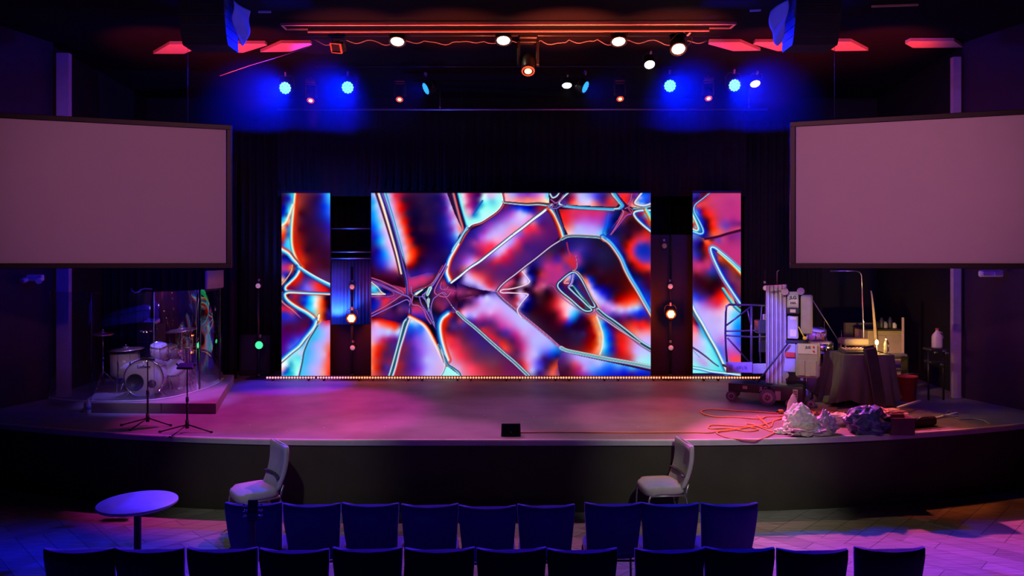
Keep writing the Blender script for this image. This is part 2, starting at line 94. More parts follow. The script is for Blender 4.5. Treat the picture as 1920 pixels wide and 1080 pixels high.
    region('1297,438 1325,449 1350,443 1392,432 1392,512 1350,478 1334,462 1330,464 1336,487 1352,518 1372,550 1380,575 1392,590 1392,706 1362,699 1350,672 1335,642 1310,602 1297,576', '1302,445,5070d8 1303,452,3828a0 1310,455,1c0c88 1318,455,300420 1312,465,200838 1322,462,a01410 1322,453,ff5030 1328,452,ff6038 1335,455,d83438 1332,448,200818 1342,450,8838a0 1348,452,7838a8 1355,448,c03c80 1370,447,8c2078 1385,440,882888 1380,455,a82c78 1345,460,d03060 1360,465,c02c78 1378,470,c43080 1387,485,c83078 1370,480,c03078 1387,500,d03070 1302,475,3830a8 1308,480,2c20a0 1320,478,481028 1328,475,c01c20 1315,487,601050 1302,492,a83080 1312,497,c83080 1325,490,b83060 1330,500,b83078 1335,500,5830a8 1308,508,b02850 1322,507,882468 1333,510,3430a0 1338,518,181c58 1305,516,500c28 1315,525,380420 1330,525,34101c 1345,525,20081c 1350,535,38041c 1320,540,34041c 1305,530,30082c 1335,550,380424 1302,545,301878 1303,555,2838d8 1312,550,34186c 1310,562,4838d8 1320,560,5028a0 1318,570,a060d8 1305,570,a098f8 1330,565,a82870 1340,560,d01828 1350,555,f01008 1358,550,ff2010 1352,565,f03030 1362,558,ff5828 1345,572,e03060 1335,575,c858a0 1365,570,ffb0a0 1370,578,f0e0f0 1355,580,f0a0c0 1345,585,e8a0d8 1330,585,d0a0f0 1320,585,c0a0f8 1335,600,c0b0f8 1350,600,d0b0f0 1325,605,c8b0ff 1365,595,d0d8f8 1375,590,70d8ff 1383,595,40b8f8 1372,605,90d8ff 1380,610,18a0ff 1386,625,1060f8 1378,625,3880f8 1368,615,b8c8ff 1360,625,c8b0f8 1345,625,c0a8ff 1340,635,b8a0f8 1355,640,c070e0 1350,655,5078f0 1362,645,b080f8 1375,640,9070f0 1386,645,4048e8 1370,655,c060d0 1382,660,b050c8 1362,660,a050d0 1370,670,f04080 1384,672,f04860 1375,685,f84848 1385,690,ff6848 1368,690,b050c0 1358,670,6070e8 1362,685,50a0f8')
    region('1334,466 1350,479 1392,514 1392,578 1372,545 1352,513 1338,487', '1339,478,2828b8 1343,485,381878 1348,485,d04028 1350,495,501840 1360,500,50203c 1356,508,2418a0 1370,515,782850 1375,525,802c50 1372,535,401068 1385,530,7c2c50 1385,550,702040 1385,565,200880 1378,505,a83018 1385,519,602838')
    region('1297,578 1310,604 1335,645 1350,675 1362,700 1297,700', '1301,595,700c20 1303,603,601028 1306,608,500c50 1302,612,ff5068 1308,620,d87098 1312,612,3050c0 1316,618,30a0e0 1322,630,50c8f0 1305,625,f098b0 1304,640,e0a8e0 1312,635,c8b8f8 1320,640,b8d8ff 1308,650,c8b8ff 1318,655,b8c8ff 1330,650,80f0f8 1340,665,60e0f0 1325,665,a0e8f8 1338,680,78f0f8 1350,690,50e0f0 1305,665,b8c8ff 1312,675,c0a8f0 1322,682,c0a0e8 1305,685,90f0f8 1318,692,78e8f8 1335,693,78e8f0 1330,675,a0e8f8')
    # ---- bright ridges
    WC = '-2:201038:0 -1.2:503060:.5 0:ffffff:1 1.4:d0ffff:1 3:50d0f8:1 5.5:18a0e8:.9 8:1030b0:.6 10:101070:0'
    WR = '-8:d01010:0 -5.5:e01808:.75 -3:ff7038:.95 -1.2:ffe8d8:1 0:ffffff:1 1.5:a0f0ff:1 4:28b0f0:1 6.5:1040c0:.7 9:101070:0'
    THIN = '-1.8:180828:0 -1.0:281038:.6 0:ffffff:1 1.0:281038:.6 1.8:180828:0'
    DBL = '-4:101850:0 -3:101c60:.8 -1.9:f4ffff:1 -.9:508098:.9 0:105868:1 1:50a8c8:.9 1.9:f0f8ff:1 3:181048:.7 4:181048:0'
    PUR = '-2.4:100830:0 -1.5:180c48:.8 -.5:b070e0:1 .5:9068e0:1 1.5:180c50:.8 2.4:100830:0'
    PNK = '-2.2:180830:0 -1.4:200a38:.7 0:f070a0:1 1.3:8038a0:.7 2.4:180840:0'
    MAG = '-3:180838:0 -2.2:480c40:.9 -1.3:f8c0f0:1 -.6:601050:1 .4:d070d0:1 1:501050:1 1.7:f8b0e8:1 2.8:300c38:.5 3.6:200838:0'
    stroke('553,363 550,395 547,430 548,462 556,486 566,502', '-9:a01010:0 -6:c81c10:.6 -3:e04018:.9 -1.5:f8b070:1 0:fff8e0:1 1.3:90e8e8:1 3:40a8d0:.8 5:1858a0:0')
    stroke('527,424 536,416 543,400 549,384', '-4:30d0f8:0 -2:90f0f0:.8 0:fffff0:1 2:ffc080:.8 4:f06030:0')
    stroke('528,467 541,475 550,486 560,497 562,506 555,519 544,530 536,538 537,544 545,546 580,549 622,551', '-7:c81008:0 -4.5:e02810:.8 -2.5:ff6038:.9 -1:ffe0d0:1 0:ffffff:1 1.3:90f0f8:1 3.5:30b8f0:1 5.5:1048b8:.8 8:100850:0', 1, .5)
    stroke('545,474 556,488 564,499', '-1.5:104080:0 0:184878:.9 1.5:104080:0')
    stroke('562,499 575,508 590,517 605,525 622,533', WC, .75, 1)
    stroke('528,533 538,521 546,508 548,497', '-2:200848:0 0:ffe0d0:1 1.5:e07040:.7 3:600818:0', 1, .6)
    stroke('580,549 622,552', '-2:200840:0 -1:300a50:.8 0:ffe8ff:1 1:ffe8ff:1 2:301050:.6 3:0:0')
    stroke('622,552 580,550.5 548,549 540,549.5 535,552 537,559 545,567 560,577 575,585 588,595 594,603', '-6:b01010:0 -3.5:d02818:.6 -2:f08050:.9 -.6:fff0e0:1 0:ffffff:1 1.3:90f0f8:1 3.5:38b8f0:1 5.5:1040a0:.9 8:100848:0', .5, 1.1)
    stroke('527,563 535,571 548,581 560,592 568,599', '-2:300838:0 0:ffb0a0:1 2:c02050:.6 4:400838:0', 1, .5, fade=.4)
    stroke('599,592 597,600 594,607 596,612', '-4:c04010:0 -2:ff9040:.9 0:ffffe0:1 3:ffffff:1 4.5:e06010:.8 6:601010:0', .8)
    stroke('594,603 590,613 582,624 572,636 561,650 545,663 527,679', '-3.5:182840:0 -2.4:204060:.85 -1.2:a07898:.9 0:fffff8:1 1.4:b0f8f8:1 3.2:38b0f0:1 5.5:2058e0:.7 9:2020c0:0')
    stroke('595,610 588,622 580,635 574,648 569,662 566,680 560,706', '-5:50c8f8:0 -3:48c8f0:.9 -1.2:206080:1 0:383058:1 1.4:e0d8f8:1 3:a0f0f8:0')
    # centre
    stroke('709,360 716,382 724,408 734,442 744,478 752,513', '-4:d0b8f8:0 -1.5:ffe8d0:1 0:fffff0:1 1.5:f0a080:.9 2.8:401020:1 5:200848:.9 7:180840:0', 1.1, .7)
    stroke('716,360 726,388 735,414 745,450 753,484 760,512 764,532 765,552', '-2.5:200a38:0 -1.5:20104c:.9 -.3:7850c8:1 .8:8058d0:1 2:0c1868:1 4:0c3890:.6 5:2080d0:0', 1.1, .8)
    stroke('722,360 731,388 740,418 750,455 756,478 762,498', '-2:081858:0 -1:0c3890:.8 .5:58d0ff:1 2.2:a0e0ff:.9 5:c0c0ff:0', 1, .5, fade=.2)
    stroke('851,360 858,388 864,410 869,428 866,438', '-3.5:101060:0 -2.2:0c0838:1 -.8:a01830:.9 .5:f06858:1 2:ffb0b0:.7 5:c0b0ff:0')
    stroke('856,360 862,385 869,410 875,430', '-6:a0fff8:0 -4:90f8f8:.9 -2:50c8e8:1 -.5:0c3878:1 1.5:0c0838:1 3.5:400818:0')
    stroke('905,377 897,390 886,406', '-2.5:70d0f0:0 -1:1890d8:.9 1:0c48a8:.95 3:5010a0:0', 1, 1, fade=.3)
    stroke('941,360 944,374 942,384 933,396 918,407 902,417 886,422 877,430', '-4:c01830:0 -2.6:c82838:.85 -1.8:f09898:.8 -.9:701028:.95 0:801030:.9 1:ffffff:1 3:b8fff8:.6 5:90f8f0:0')
    stroke('877,430 870,440 862,453 853,468 844,484 839,500 838,512 843,526', '-9:c01010:0 -6:d01808:.75 -3.6:f07050:.9 -1.4:ffe8f0:1 0:ffffff:1 1.5:90e0ff:1 3.5:2088f0:1 6:1020b8:.8 9:0c0850:0', .55, 1)
    stroke('876,426 865,444 852,463 848,472', '-2:103060:0 0:d8ffff:1 1.5:38b0f0:.9 4:1838d0:0')
    stroke('885,424 872,438 862,456', '-1.6:200838:0 -.4:183858:1 .6:102848:1 1.6:200838:0')
    stroke('947,377 985,380 1010,379 1030,381', '-1.5:f06060:0 -.5:ffd8c0:.6 .6:600818:.9 2:481028:1 3.3:285878:1 4.6:70b8c8:1 5.8:e8ffff:1 7:500c28:.9 8.6:a01838:0', .7, 1)
    stroke('1026,391 1015,400 1000,411 980,427 960,442 940,458 920,474 900,490 880,503 862,518 846,530', '-3.8:501c78:0 -2.8:281048:.9 -1.6:e8f0ff:1 0:ffffff:1 1.4:b8f0f8:1 2.4:385868:1 3.3:48203c:.7 4.5:c04080:0', 1.05, .8)
    stroke('960,442 930,467 905,486 880,503', '0:2878a8:0 1.5:1868b0:.0 2.4:1060b0:.7 3.6:102890:0')
    stroke('1030,390 1040,404 1049,424 1055,443', '-6:1018a0:0 -4:0c60d8:.9 -2.2:38c0f0:1 -.8:c0f0e8:1 0:fff0d8:1 1.2:f8a060:1 3.5:f03010:.9 6.5:a01018:.5 9:501868:0', .9, 1.05)
    stroke('1037,390 1042,402 1050,420 1058,436', '-2:0c0848:0 -1:100a50:.9 0:b890c8:1 1:100a50:.9 2:0c0848:0', 1, .6)
    stroke('1042,390 1047,404 1055,425 1059,440', '-2.5:0c0848:0 -1:0c0850:.9 0:5080c8:.9 1:0c0850:.9 2.5:180848:0', 1, .6)
    stroke('1088,398 1200,397', '0:000:0 .1:000:0')
    H1 = '-3.4:300830:0 -2.2:481848:.7 -1.1:4a1c58:.9 0:ffffff:1 1:b8a8e0:.8 2.2:180840:.8 3.6:180840:0'
    stroke('931,547 938,537 950,526 965,515 985,499 1005,484 1030,464 1045,454 1057,447', H1, 1.0)
    stroke('1053,447 1064,442 1080,441 1105,442 1125,444 1134,450', '-2.5:ffb0c0:0 -1.5:ffc8c8:.9 -.4:405060:1 1.2:688898:1 2.4:408898:1 3.3:d0e8e8:1 4.3:181030:.9 5.5:181030:0')
    stroke('1130,446 1143,456 1154,470 1164,486 1172,505 1182,524 1195,545 1208,568 1223,594', '-7.5:0c1890:0 -5.5:1030c8:.9 -3.8:28a8f8:1 -2:60d8ff:1 -1:5070b0:1 0:8098c8:1 1.2:fff0f8:1 2.2:c0a890:.9 3.4:b02818:.7 6:400410:0', 1.05)
    stroke('931,547 938,556 950,567 975,588 1000,608 1030,633 1042,644 1052,652 1062,656', MAG, 1.0)
    stroke('929,547 935,555 945,565 960,577 975,590', '-1.2:103050:0 0:103848:.9 1.2:103050:0')
    stroke('1052,652 1062,657 1085,662 1110,667 1140,673 1180,680 1223,689', '-4.5:300420:0 -3.2:c8a8b8:.8 -2.4:f0ffff:1 -1.2:286878:1 0:90e8e8:1 1:286070:1 2.2:c8f0ff:1 3.4:a8a0f0:.6 5:a890f0:0')
    stroke('857,585 870,598 890,614 920,641 945,663 965,680 990,704', DBL, 1.05, 1.25)
    stroke('979,509 988,520 993,528 985,534 970,539 955,542 943,543 938,546 942,549 955,549 975,550 990,552 984,560 975,572 970,583 978,596', '-1.8:300838:0 -.9:f8b0c8:.8 0:ffffff:1 .9:f0c0f8:.8 1.8:200848:0')
    stroke('928,548 920,547 900,546', '-3:180848:0 0:100838:.9 3:180848:0', .4, 1.3)
    # star ridges
    stroke('697,521 715,527 735,536 752,545 757,552 750,556 740,563 725,573 697,588', PNK)
    stroke('697,527 715,534 730,541 745,548 756,553 765,556 770,562 768,572 767,590 764,598', PUR)
    stroke('697,556 715,556 728,556 738,553 736,547 722,540 700,528', '-2:180838:0 0:d04888:.9 1.5:5030b0:.7 3:180838:0')
    stroke('697,593 720,582 745,570 762,562 768,566', PUR, .9)
    stroke('697,529 708,538 716,548 722,552 697,552', '-3:180848:0 -1.5:0c1068:.7 0:ffffff:1 1.5:ffe0a8:.9 3:f08050:0', .6, .8)
    stroke('830,498 822,512 812,528 800,537 785,542 776,546', '-2:c02858:0 0:e84068:1 1.5:400830:.8 3:081030:0', .8)
    stroke('836,494 826,512 815,530 803,545 795,551 792,556 800,566 806,585 815,610', PUR)
    stroke('838,500 830,515 820,533 815,548 826,555 838,556 845,548', PNK)
    stroke('824,513 812,530 802,543 797,550 797,560 804,578 812,600 818,618', '-2:081030:0 0:a0b0e8:1 2:081030:0', .8)
    stroke('771,538 772,550 780,556 795,556', '-2:100838:0 0:a080e8:1 2:100838:0')
    stroke('774,556 773,570 785,573 795,582 800,595 808,607', PNK)
    stroke('786,556 790,570 800,585 808,600 818,618', PUR, .8)
    stroke('838,553 830,548 818,556 812,562 808,580 812,600', PUR, .8)
    stroke('828,530 826,540 835,543 840,538', PNK, .7)
    stroke('822,552 830,550 838,560 845,570', '-2:300838:0 0:e878a8:.9 2:300838:0', .8)
    stroke('833,541 860,546 900,545', '-2:a02868:0 0:c84888:.7 2:802058:0', 1, 1, fade=.5)
    stroke('806,540 801,552', '-5:0c1c40:0 -3.4:f0fff8:1 0:38a0c8:1 2:ffffe0:1 4:0c1c40:0', 1, .8)
    stroke('803,562 803,578', '-4:0c1c40:0 -2.4:f0fff8:1 0:58b0c8:1 2:ffe8d0:1 4:0c1c40:0', 1, .3)
    stroke('792,543 780,551', '-4:0c1c40:0 -2:ffd8b0:1 0:f0ffff:1 2.5:38a0d8:1 4:0c1c40:0', .5, 1)
    stroke('857,585 850,577 846,572', THIN, 1, .5)
    # lower left cell
    stroke('764,598 758,606 752,628 744,658 735,690 730,706', '-5:3020a0:0 -3.5:20c0f0:0 -2:205070:1 -.5:285868:1 1:fffff0:1 2.6:58c0f0:.8 4:2020a0:0')
    stroke('769,596 763,612 757,632 750,655 742,688 736,706', '-3.4:a02850:0 -1.8:e078a0:.7 0:fff0ff:1 1.2:88c8e8:1 2.4:105070:1 3.6:205060:0')
    stroke('764,598 770,585 768,575', '-3:080848:0 0:102870:.9 3:080848:0')
    stroke('768,594 780,600 793,608 803,620 812,637 820,653 828,670 835,684', '-6:480410:0 -4:c01808:.8 -2.2:ff6828:1 0:fff0d8:1 2:ffd8e8:.9 5:c0b0ff:0')
    stroke('840,588 829,598 825,612 827,632 833,655 840,675', '-8:c81008:0 -5.5:e01808:.8 -3:f08060:.9 -1:ffe8f8:1 0:f0ffff:1 1.8:50c0f8:1 4.5:1078d8:.8 8:0c0c60:.7 11:0c0838:0')
    stroke('824,648 830,660 837,672 841,682 850,688 862,697 866,706', '-1.8:d0f0ff:0 -.6:ffd0e0:.7 .4:083050:1 2:1878b8:1 3.6:a0f0f8:.6 5:a0fff8:0')
    stroke('828,655 832,670 835,684 832,695 826,706', '-2.2:a0f0f0:0 -1:105070:1 .4:ffe8f8:1 2.4:e0b8f0:0')
    stroke('1062,442 1060,428', '-3:ffb0a0:0 0:ffd0c0:0 3:fff:0')
    # top knots
    stroke('1031,364 1036,371 1044,368 1050,360', '-3:101050:0 -1.5:60e0f8:.9 0:ffffff:1 1.5:401050:.8 3:601850:0')
    stroke('1066,362 1055,372 1049,380 1054,384 1075,388 1110,390 1150,391 1165,388 1160,380 1150,368 1145,360', '-3:101040:0 -1.5:301038:.6 0:f4ffff:1 1.5:a0e0f0:.9 3:1878c0:.7 5:101060:0')
    stroke('1056,385 1080,388 1110,390 1150,392', '-2.5:2090d0:0 -1:30a8e8:.9 1.2:38a8e8:.9 2.4:90e8f8:.9 3.6:304060:.8 5:d03060:0')
    stroke('1152,362 1160,374 1168,385 1164,390', '-4:5040c0:0 -2.5:2828a8:.8 -1:48b0f0:1 1:2098d8:1 3:70e0e8:1 5:d03040:0')
    stroke('1033,374 1042,380 1050,375 1056,366', PNK, .9)
    stroke('1030,384 1035,382 1036,388 1030,391', '-1.5:601050:0 0:f078b0:1 1.5:601050:0')
    stroke('1037,384 1041,381 1045,384 1041,388 1037,385', '-1.5:0c1048:0 0:7868b8:1 1.5:0c1048:0')
    stroke('1030,390 1042,391 1050,387 1060,385', PUR, .8)
    stroke('1172,391 1181,386 1178,381 1182,376 1184,364', PNK, .8)
    stroke('1178,391 1184,398 1186,394 1180,390', '-1.5:601050:0 0:f87098:1 1.5:601050:0')
    stroke('1203,361 1196,370 1190,380 1195,384 1208,386 1222,382', '-4:1868f0:0 -2:88c8ff:.9 -.5:fff:1 .8:f0b0a0:.9 2:280c48:.8 4:200848:0')
    stroke('1188,391 1200,391 1210,389 1222,386', '-2.5:102050:0 -1:48a0c0:1 .6:a0e0f0:.9 2:184878:.8 3.5:200838:0')
    stroke('1222,394 1205,394 1192,396 1188,401 1193,410 1205,422 1222,436', '-5:1838c0:0 -3:1860e0:.8 -1.2:a0f0ff:1 0:ffffff:1 1.2:a8b098:.8 2.4:601028:.7 4:400820:0')
    stroke('1211,393 1216,402 1223,416', '-4:1060e0:0 -2.5:50e8f8:1 0:70f8d8:1 1.5:f0b060:1 3.5:e03010:.9 5:601040:0')
    stroke('1167,394 1169,398 1165,408 1155,425 1145,440', '-1.8:100a50:0 0:ff90a0:1 1.2:8038a0:.7 3:100850:0', 1, .8)
    stroke('1184,401 1175,404 1168,412 1158,425 1146,440', '-3.5:180848:0 -1.5:2818c0:.8 0:e05888:1 1.5:a02c70:.8 3:500c40:0', 1, .5)
    stroke('1140,400 1137,420 1131,437 1136,447', '-3:1878f8:0 0:1060e0:.6 3:0c2080:0')
    stroke('1063,455 1066,470 1073,490 1078,505', '-2.4:200838:0 0:f03040:1 2.4:802060:0', .9, .6)
    stroke('1068,474 1076,486 1079,500 1078,508', '-2:4020a0:0 0:e82830:1 2:a02868:0')
    # kite
    region('1051,527 1061,518 1072,511 1080,512 1088,521 1096,535 1106,555 1115,572 1113,580 1107,583 1098,583 1088,577 1070,561 1054,548 1046,538 1047,531', '1055,530,401040 1062,525,e08090 1068,520,c0b0ff 1076,520,2838b0 1082,525,201868 1085,535,401c60 1092,545,481850 1100,560,501848 1108,572,501830 1075,528,101860 1080,540,1020a0 1090,553,1828a8 1060,535,701030 1062,545,381050 1075,555,501848 1085,565,501848 1095,575,600c20 1055,538,201070 1065,540,400c40 1100,574,108068')
    region('857,560 880,556 905,551 931,547 905,544 880,538 857,530', '862,535,281060 880,541,280840 900,545,280438 915,546,200848 862,548,a03070 880,549,903058 895,549,501040 862,560,280838 880,556,280838 905,549,200838 925,547,8070d8')
    stroke('1076,508 1082,500 1080,480', '-1.5:402080:0 0:e8b0c8:.9 1.5:0c2070:.8 3:0c1050:0', 1, .4)
    K = '-4.5:081440:0 -3:0c2858:.9 -1.6:103848:1 -.7:a0d8e8:1 0:ffffff:1 .8:80d0e8:1 2:101868:.9 4:301060:0'
    stroke('1051,527 1061,518 1072,511 1080,512 1088,521 1096,535 1106,555 1115,572 1114,576 1108,575 1100,566 1090,556 1082,546 1074,536 1066,538 1075,548 1090,562 1100,572 1109,580 1107,583 1098,583 1088,577 1070,561 1054,548 1046,538 1047,531 1051,527', K, .85)
    stroke('1075,536 1085,547 1097,562 1106,572', '-2:106878:0 0:108068:.9 2:106878:0')
    stroke('1074,515 1073,525 1070,533 1066,537', '-3:b0a8f8:0 -2:b0a8f8:.9 -1:5030a0:1 .2:ffd8e8:1 1.5:1838c0:1 3.5:181870:0')
    stroke('1066,522 1058,530 1066,531', '-3:a02848:0 -1:f0a0b8:.7 0:ffe0e0:.8 2:f05038:.7 3:a02848:0', .8)
    stroke('1030,535 1037,537 1043,545 1052,556 1070,570 1090,583 1103,589 1113,587 1120,582', '-1.8:180838:0 0:a068b8:.9 1.8:180838:0')
    stroke('1074,507 1084,511 1094,524 1102,540 1112,560 1121,573 1125,584 1135,592', '-3:28082c:0 -1:f09070:.8 0:ffe8d8:1 1.2:803858:.8 3:0c1048:.7 5:0c1048:0', .5, 1)
    stroke('1121,581 1135,593 1150,603 1175,622 1200,642 1223,656', '-4.5:400c60:0 -3.2:38c0f0:.9 -2.2:f0ffff:1 -.9:103848:1 1.2:0c4058:1 2.6:d0c8f0:1 3.8:301048:.8 5.5:8050a0:0', 1, 1.2)
    stroke('1118,590 1135,600 1155,614 1175,627 1200,643', '-2:201048:0 0:fff0ff:1 1.5:503068:.7 3:d03030:0')
    stroke('1120,594 1126,610 1131,630 1130,650 1126,664', '-1.8:20b8f8:0 0:f0fff8:.9 3:ffb078:.7 6:f05020:0')
    # right panel
    stroke('1326,361 1315,372 1304,383 1297,390', '-4:e03840:0 -1.5:d83848:.8 0:500818:.9 2:500a40:.7 4:281070:0')
    stroke('1332,361 1318,372 1305,382 1301,390 1303,400 1310,413 1317,428 1318,436 1312,438 1300,434', '-4.5:1020c8:0 -3:1828d0:.9 -1.2:48c0f0:1 0:d8ffff:1 1.2:3098d0:.8 3:103070:.8 4.5:40a0c8:0', .35, 1.05)
    stroke('1298,400 1303,410 1309,424 1310,430 1306,433 1297,429', '-2:103070:0 -1:50d8e8:1 0:90fff0:1 1.2:fff0e0:1 3:d03820:.7 5:a02860:0')
    stroke('1392,431 1365,438 1345,444 1322,448', '-4.5:c83870:0 -2.6:600830:.9 0:240424:1 2.6:401040:.9 4:882478:0', .9, .7)
    stroke('1389,571 1372,546 1354,518 1340,490 1333,472 1333,464 1340,464 1352,473 1370,488 1392,508', '-5.5:c03070:0 -4:b040a0:.7 -2.8:88a0d8:.9 -1.6:1860b8:1 -.3:e0ffff:1 .8:c8fff8:1 2.2:1868e0:1 4:1828c8:.8 6.5:401068:0', 1.05)
    stroke('1346,472 1360,484 1375,497 1392,514', '-4:1868c0:0 -2.5:38a8f0:.9 -.8:80f8f0:1 .8:e0f0a0:1 2.2:f08830:1 4:d02008:.8 6:501018:0', .5, 1.2)
    stroke('1355,543 1366,560 1377,575 1392,588', '-5:ffe0e0:0 -3.5:70f0c8:.8 -1.5:50e0e8:1 0:2090c0:1 1.5:102860:.8 3:200848:0')
    stroke('1297,572 1305,588 1316,606 1330,632 1343,655 1354,678 1364,700', '-4.5:3870e0:0 -3:70b0f0:.8 -1:e0ffff:1 .5:fff8f0:1 1.6:706048:.9 2.8:206090:.9 5:28a0e0:.7 8:60e0f0:0')
    stroke('1297,651 1310,659 1325,670 1337,680 1347,687', '-2.5:70e8f8:0 -1.3:381858:.9 0:301860:1 1.2:801858:.8 2.2:a0e0f8:0', 1.2, .7)
    stroke('1297,654 1304,662 1312,670', '-1.2:60d0f8:0 0:2880b8:.9 1.2:60d0f8:0')
    stroke('1297,688 1315,691 1335,696 1362,699 1392,703', '-3:60e0f0:0 -1.6:208898:.9 0:a8f8f8:1 1.4:e8ffff:1 2.8:1858d0:.9 5:201080:0')
    img *= np.clip((yy-LY0)/2, .2, 1)[..., None]
    return np.clip(img, 0, 1)
import bpy, bmesh, math, random
from mathutils import Vector, Matrix, Euler
random.seed(7)
S = bpy.context.scene; COL = S.collection
F = 1400.0; HZ = 3.13; HOR = 490.0; PI = math.pi
def PX(px, py, Y): return Vector(((px-960)*Y/F, Y, HZ-(py-HOR)*Y/F))
def XX(px, Y): return (px-960)*Y/F
def ZZ(py, Y): return HZ-(py-HOR)*Y/F
# ------------------------------------------------------------------ materials
MATS = {}
def mat(name, col, rough=.6, metal=0, noise=None, bump=0, bscale=60, emit=None, es=1, alpha=1, spec=.5, trans=0):
    if name in MATS: return MATS[name]
    m = bpy.data.materials.new(name); m.use_nodes = True; nt = m.node_tree; b = nt.nodes['Principled BSDF']
    b.inputs['Base Color'].default_value = (*col, 1); b.inputs['Roughness'].default_value = rough
    b.inputs['Metallic'].default_value = metal; b.inputs['Specular IOR Level'].default_value = spec
    if trans: b.inputs['Transmission Weight'].default_value = trans
    if alpha < 1: b.inputs['Alpha'].default_value = alpha
    tc = nt.nodes.new('ShaderNodeTexCoord')
    if noise is None: noise = (.18, 9)
    n = nt.nodes.new('ShaderNodeTexNoise'); n.inputs['Scale'].default_value = noise[1]; n.inputs['Detail'].default_value = 4
    nt.links.new(tc.outputs['Object'], n.inputs['Vector'])
    mr = nt.nodes.new('ShaderNodeMapRange'); mr.inputs['To Min'].default_value = 1-noise[0]; mr.inputs['To Max'].default_value = 1+noise[0]
    nt.links.new(n.outputs['Fac'], mr.inputs['Value'])
    mx = nt.nodes.new('ShaderNodeMix'); mx.data_type = 'RGBA'; mx.blend_type = 'MULTIPLY'; mx.inputs['Factor'].default_value = 1
    mx.inputs[6].default_value = (*col, 1); nt.links.new(mr.outputs['Result'], mx.inputs[7]); nt.links.new(mx.outputs[2], b.inputs['Base Color'])
    if bump:
        n2 = nt.nodes.new('ShaderNodeTexNoise'); n2.inputs['Scale'].default_value = bscale; n2.inputs['Detail'].default_value = 5
        nt.links.new(tc.outputs['Object'], n2.inputs['Vector'])
        bp = nt.nodes.new('ShaderNodeBump'); bp.inputs['Strength'].default_value = bump; bp.inputs['Distance'].default_value = .02
        nt.links.new(n2.outputs['Fac'], bp.inputs['Height']); nt.links.new(bp.outputs['Normal'], b.inputs['Normal'])
    if emit:
        b.inputs['Emission Color'].default_value = (*emit, 1); b.inputs['Emission Strength'].default_value = es
        m.cycles.emission_sampling = 'NONE'
    MATS[name] = m; return m
def drape_mat(name, col, scale=14, bump=.0):
    m = mat(name, col, .9, bump=.25, bscale=25, spec=.1); return m
BLK = mat('black paint', (.018, .017, .02), .55)
BLKM = mat('black metal', (.025, .025, .028), .35, .3)
PLAS = mat('black plastic', (.03, .03, .032), .45)
DRP = mat('black drape', (.022, .02, .026), .95, spec=.1, bump=.2, bscale=20)
WALLM = mat('dark plum wall paint', (.045, .02, .04), .8, bump=.05, spec=.2)
CEILM = mat('black ceiling tile', (.007, .006, .008), .9, spec=.1)
CHROME = mat('chrome', (.75, .75, .78), .18, 1)
STEEL = mat('dull steel', (.45, .45, .47), .4, .9)
ALU = mat('aluminium', (.62, .62, .66), .38, .7)
WHITE = mat('white plastic', (.75, .75, .75), .5)
CREAM = mat('cream label', (.72, .68, .6), .6)
FABR = mat('shaded chair fabric', (.075, .075, .19), .9, bump=.3, bscale=150, spec=.15)  # grey fabric in truth; shade and blue light are put into its colour
FABR.node_tree.nodes['Principled BSDF'].inputs['Sheen Weight'].default_value = 1; FABR.node_tree.nodes['Principled BSDF'].inputs['Sheen Roughness'].default_value = .35; FABR.node_tree.nodes['Principled BSDF'].inputs['Sheen Tint'].default_value = (.6, .6, 1, 1)  # bluish sheen paints the lit top rim
FABG = mat('grey chair fabric', (.42, .38, .38), .9, bump=.3, bscale=150, spec=.15)
GREYP = mat('grey plastic', (.30, .30, .27), .5)
FACIA = mat('black stage front paint', (.055, .048, .040), .75, noise=(.3, 2.5), bump=.1, bscale=8, spec=.2)
CLOTH = mat('black tablecloth', (.09, .085, .075), .9, bump=.3, bscale=40, spec=.15)
DRUMW = mat('white pearl drum wrap', (.65, .62, .66), .3, noise=(.25, 30))
HEAD = mat('drum head', (.72, .68, .7), .45)
BRASS = mat('bronze cymbal', (.62, .52, .38), .3, .85, noise=(.2, 40))
ORANGE = mat('orange rubber', (.9, .22, .08), .5)
YEL = mat('yellow rubber', (.85, .65, .05), .5)
SCREENM = mat('matte white screen fabric', (.62, .60, .62), .95, noise=(.03, 3), spec=.05)
RED = mat('red plastic', (.55, .05, .03), .45)
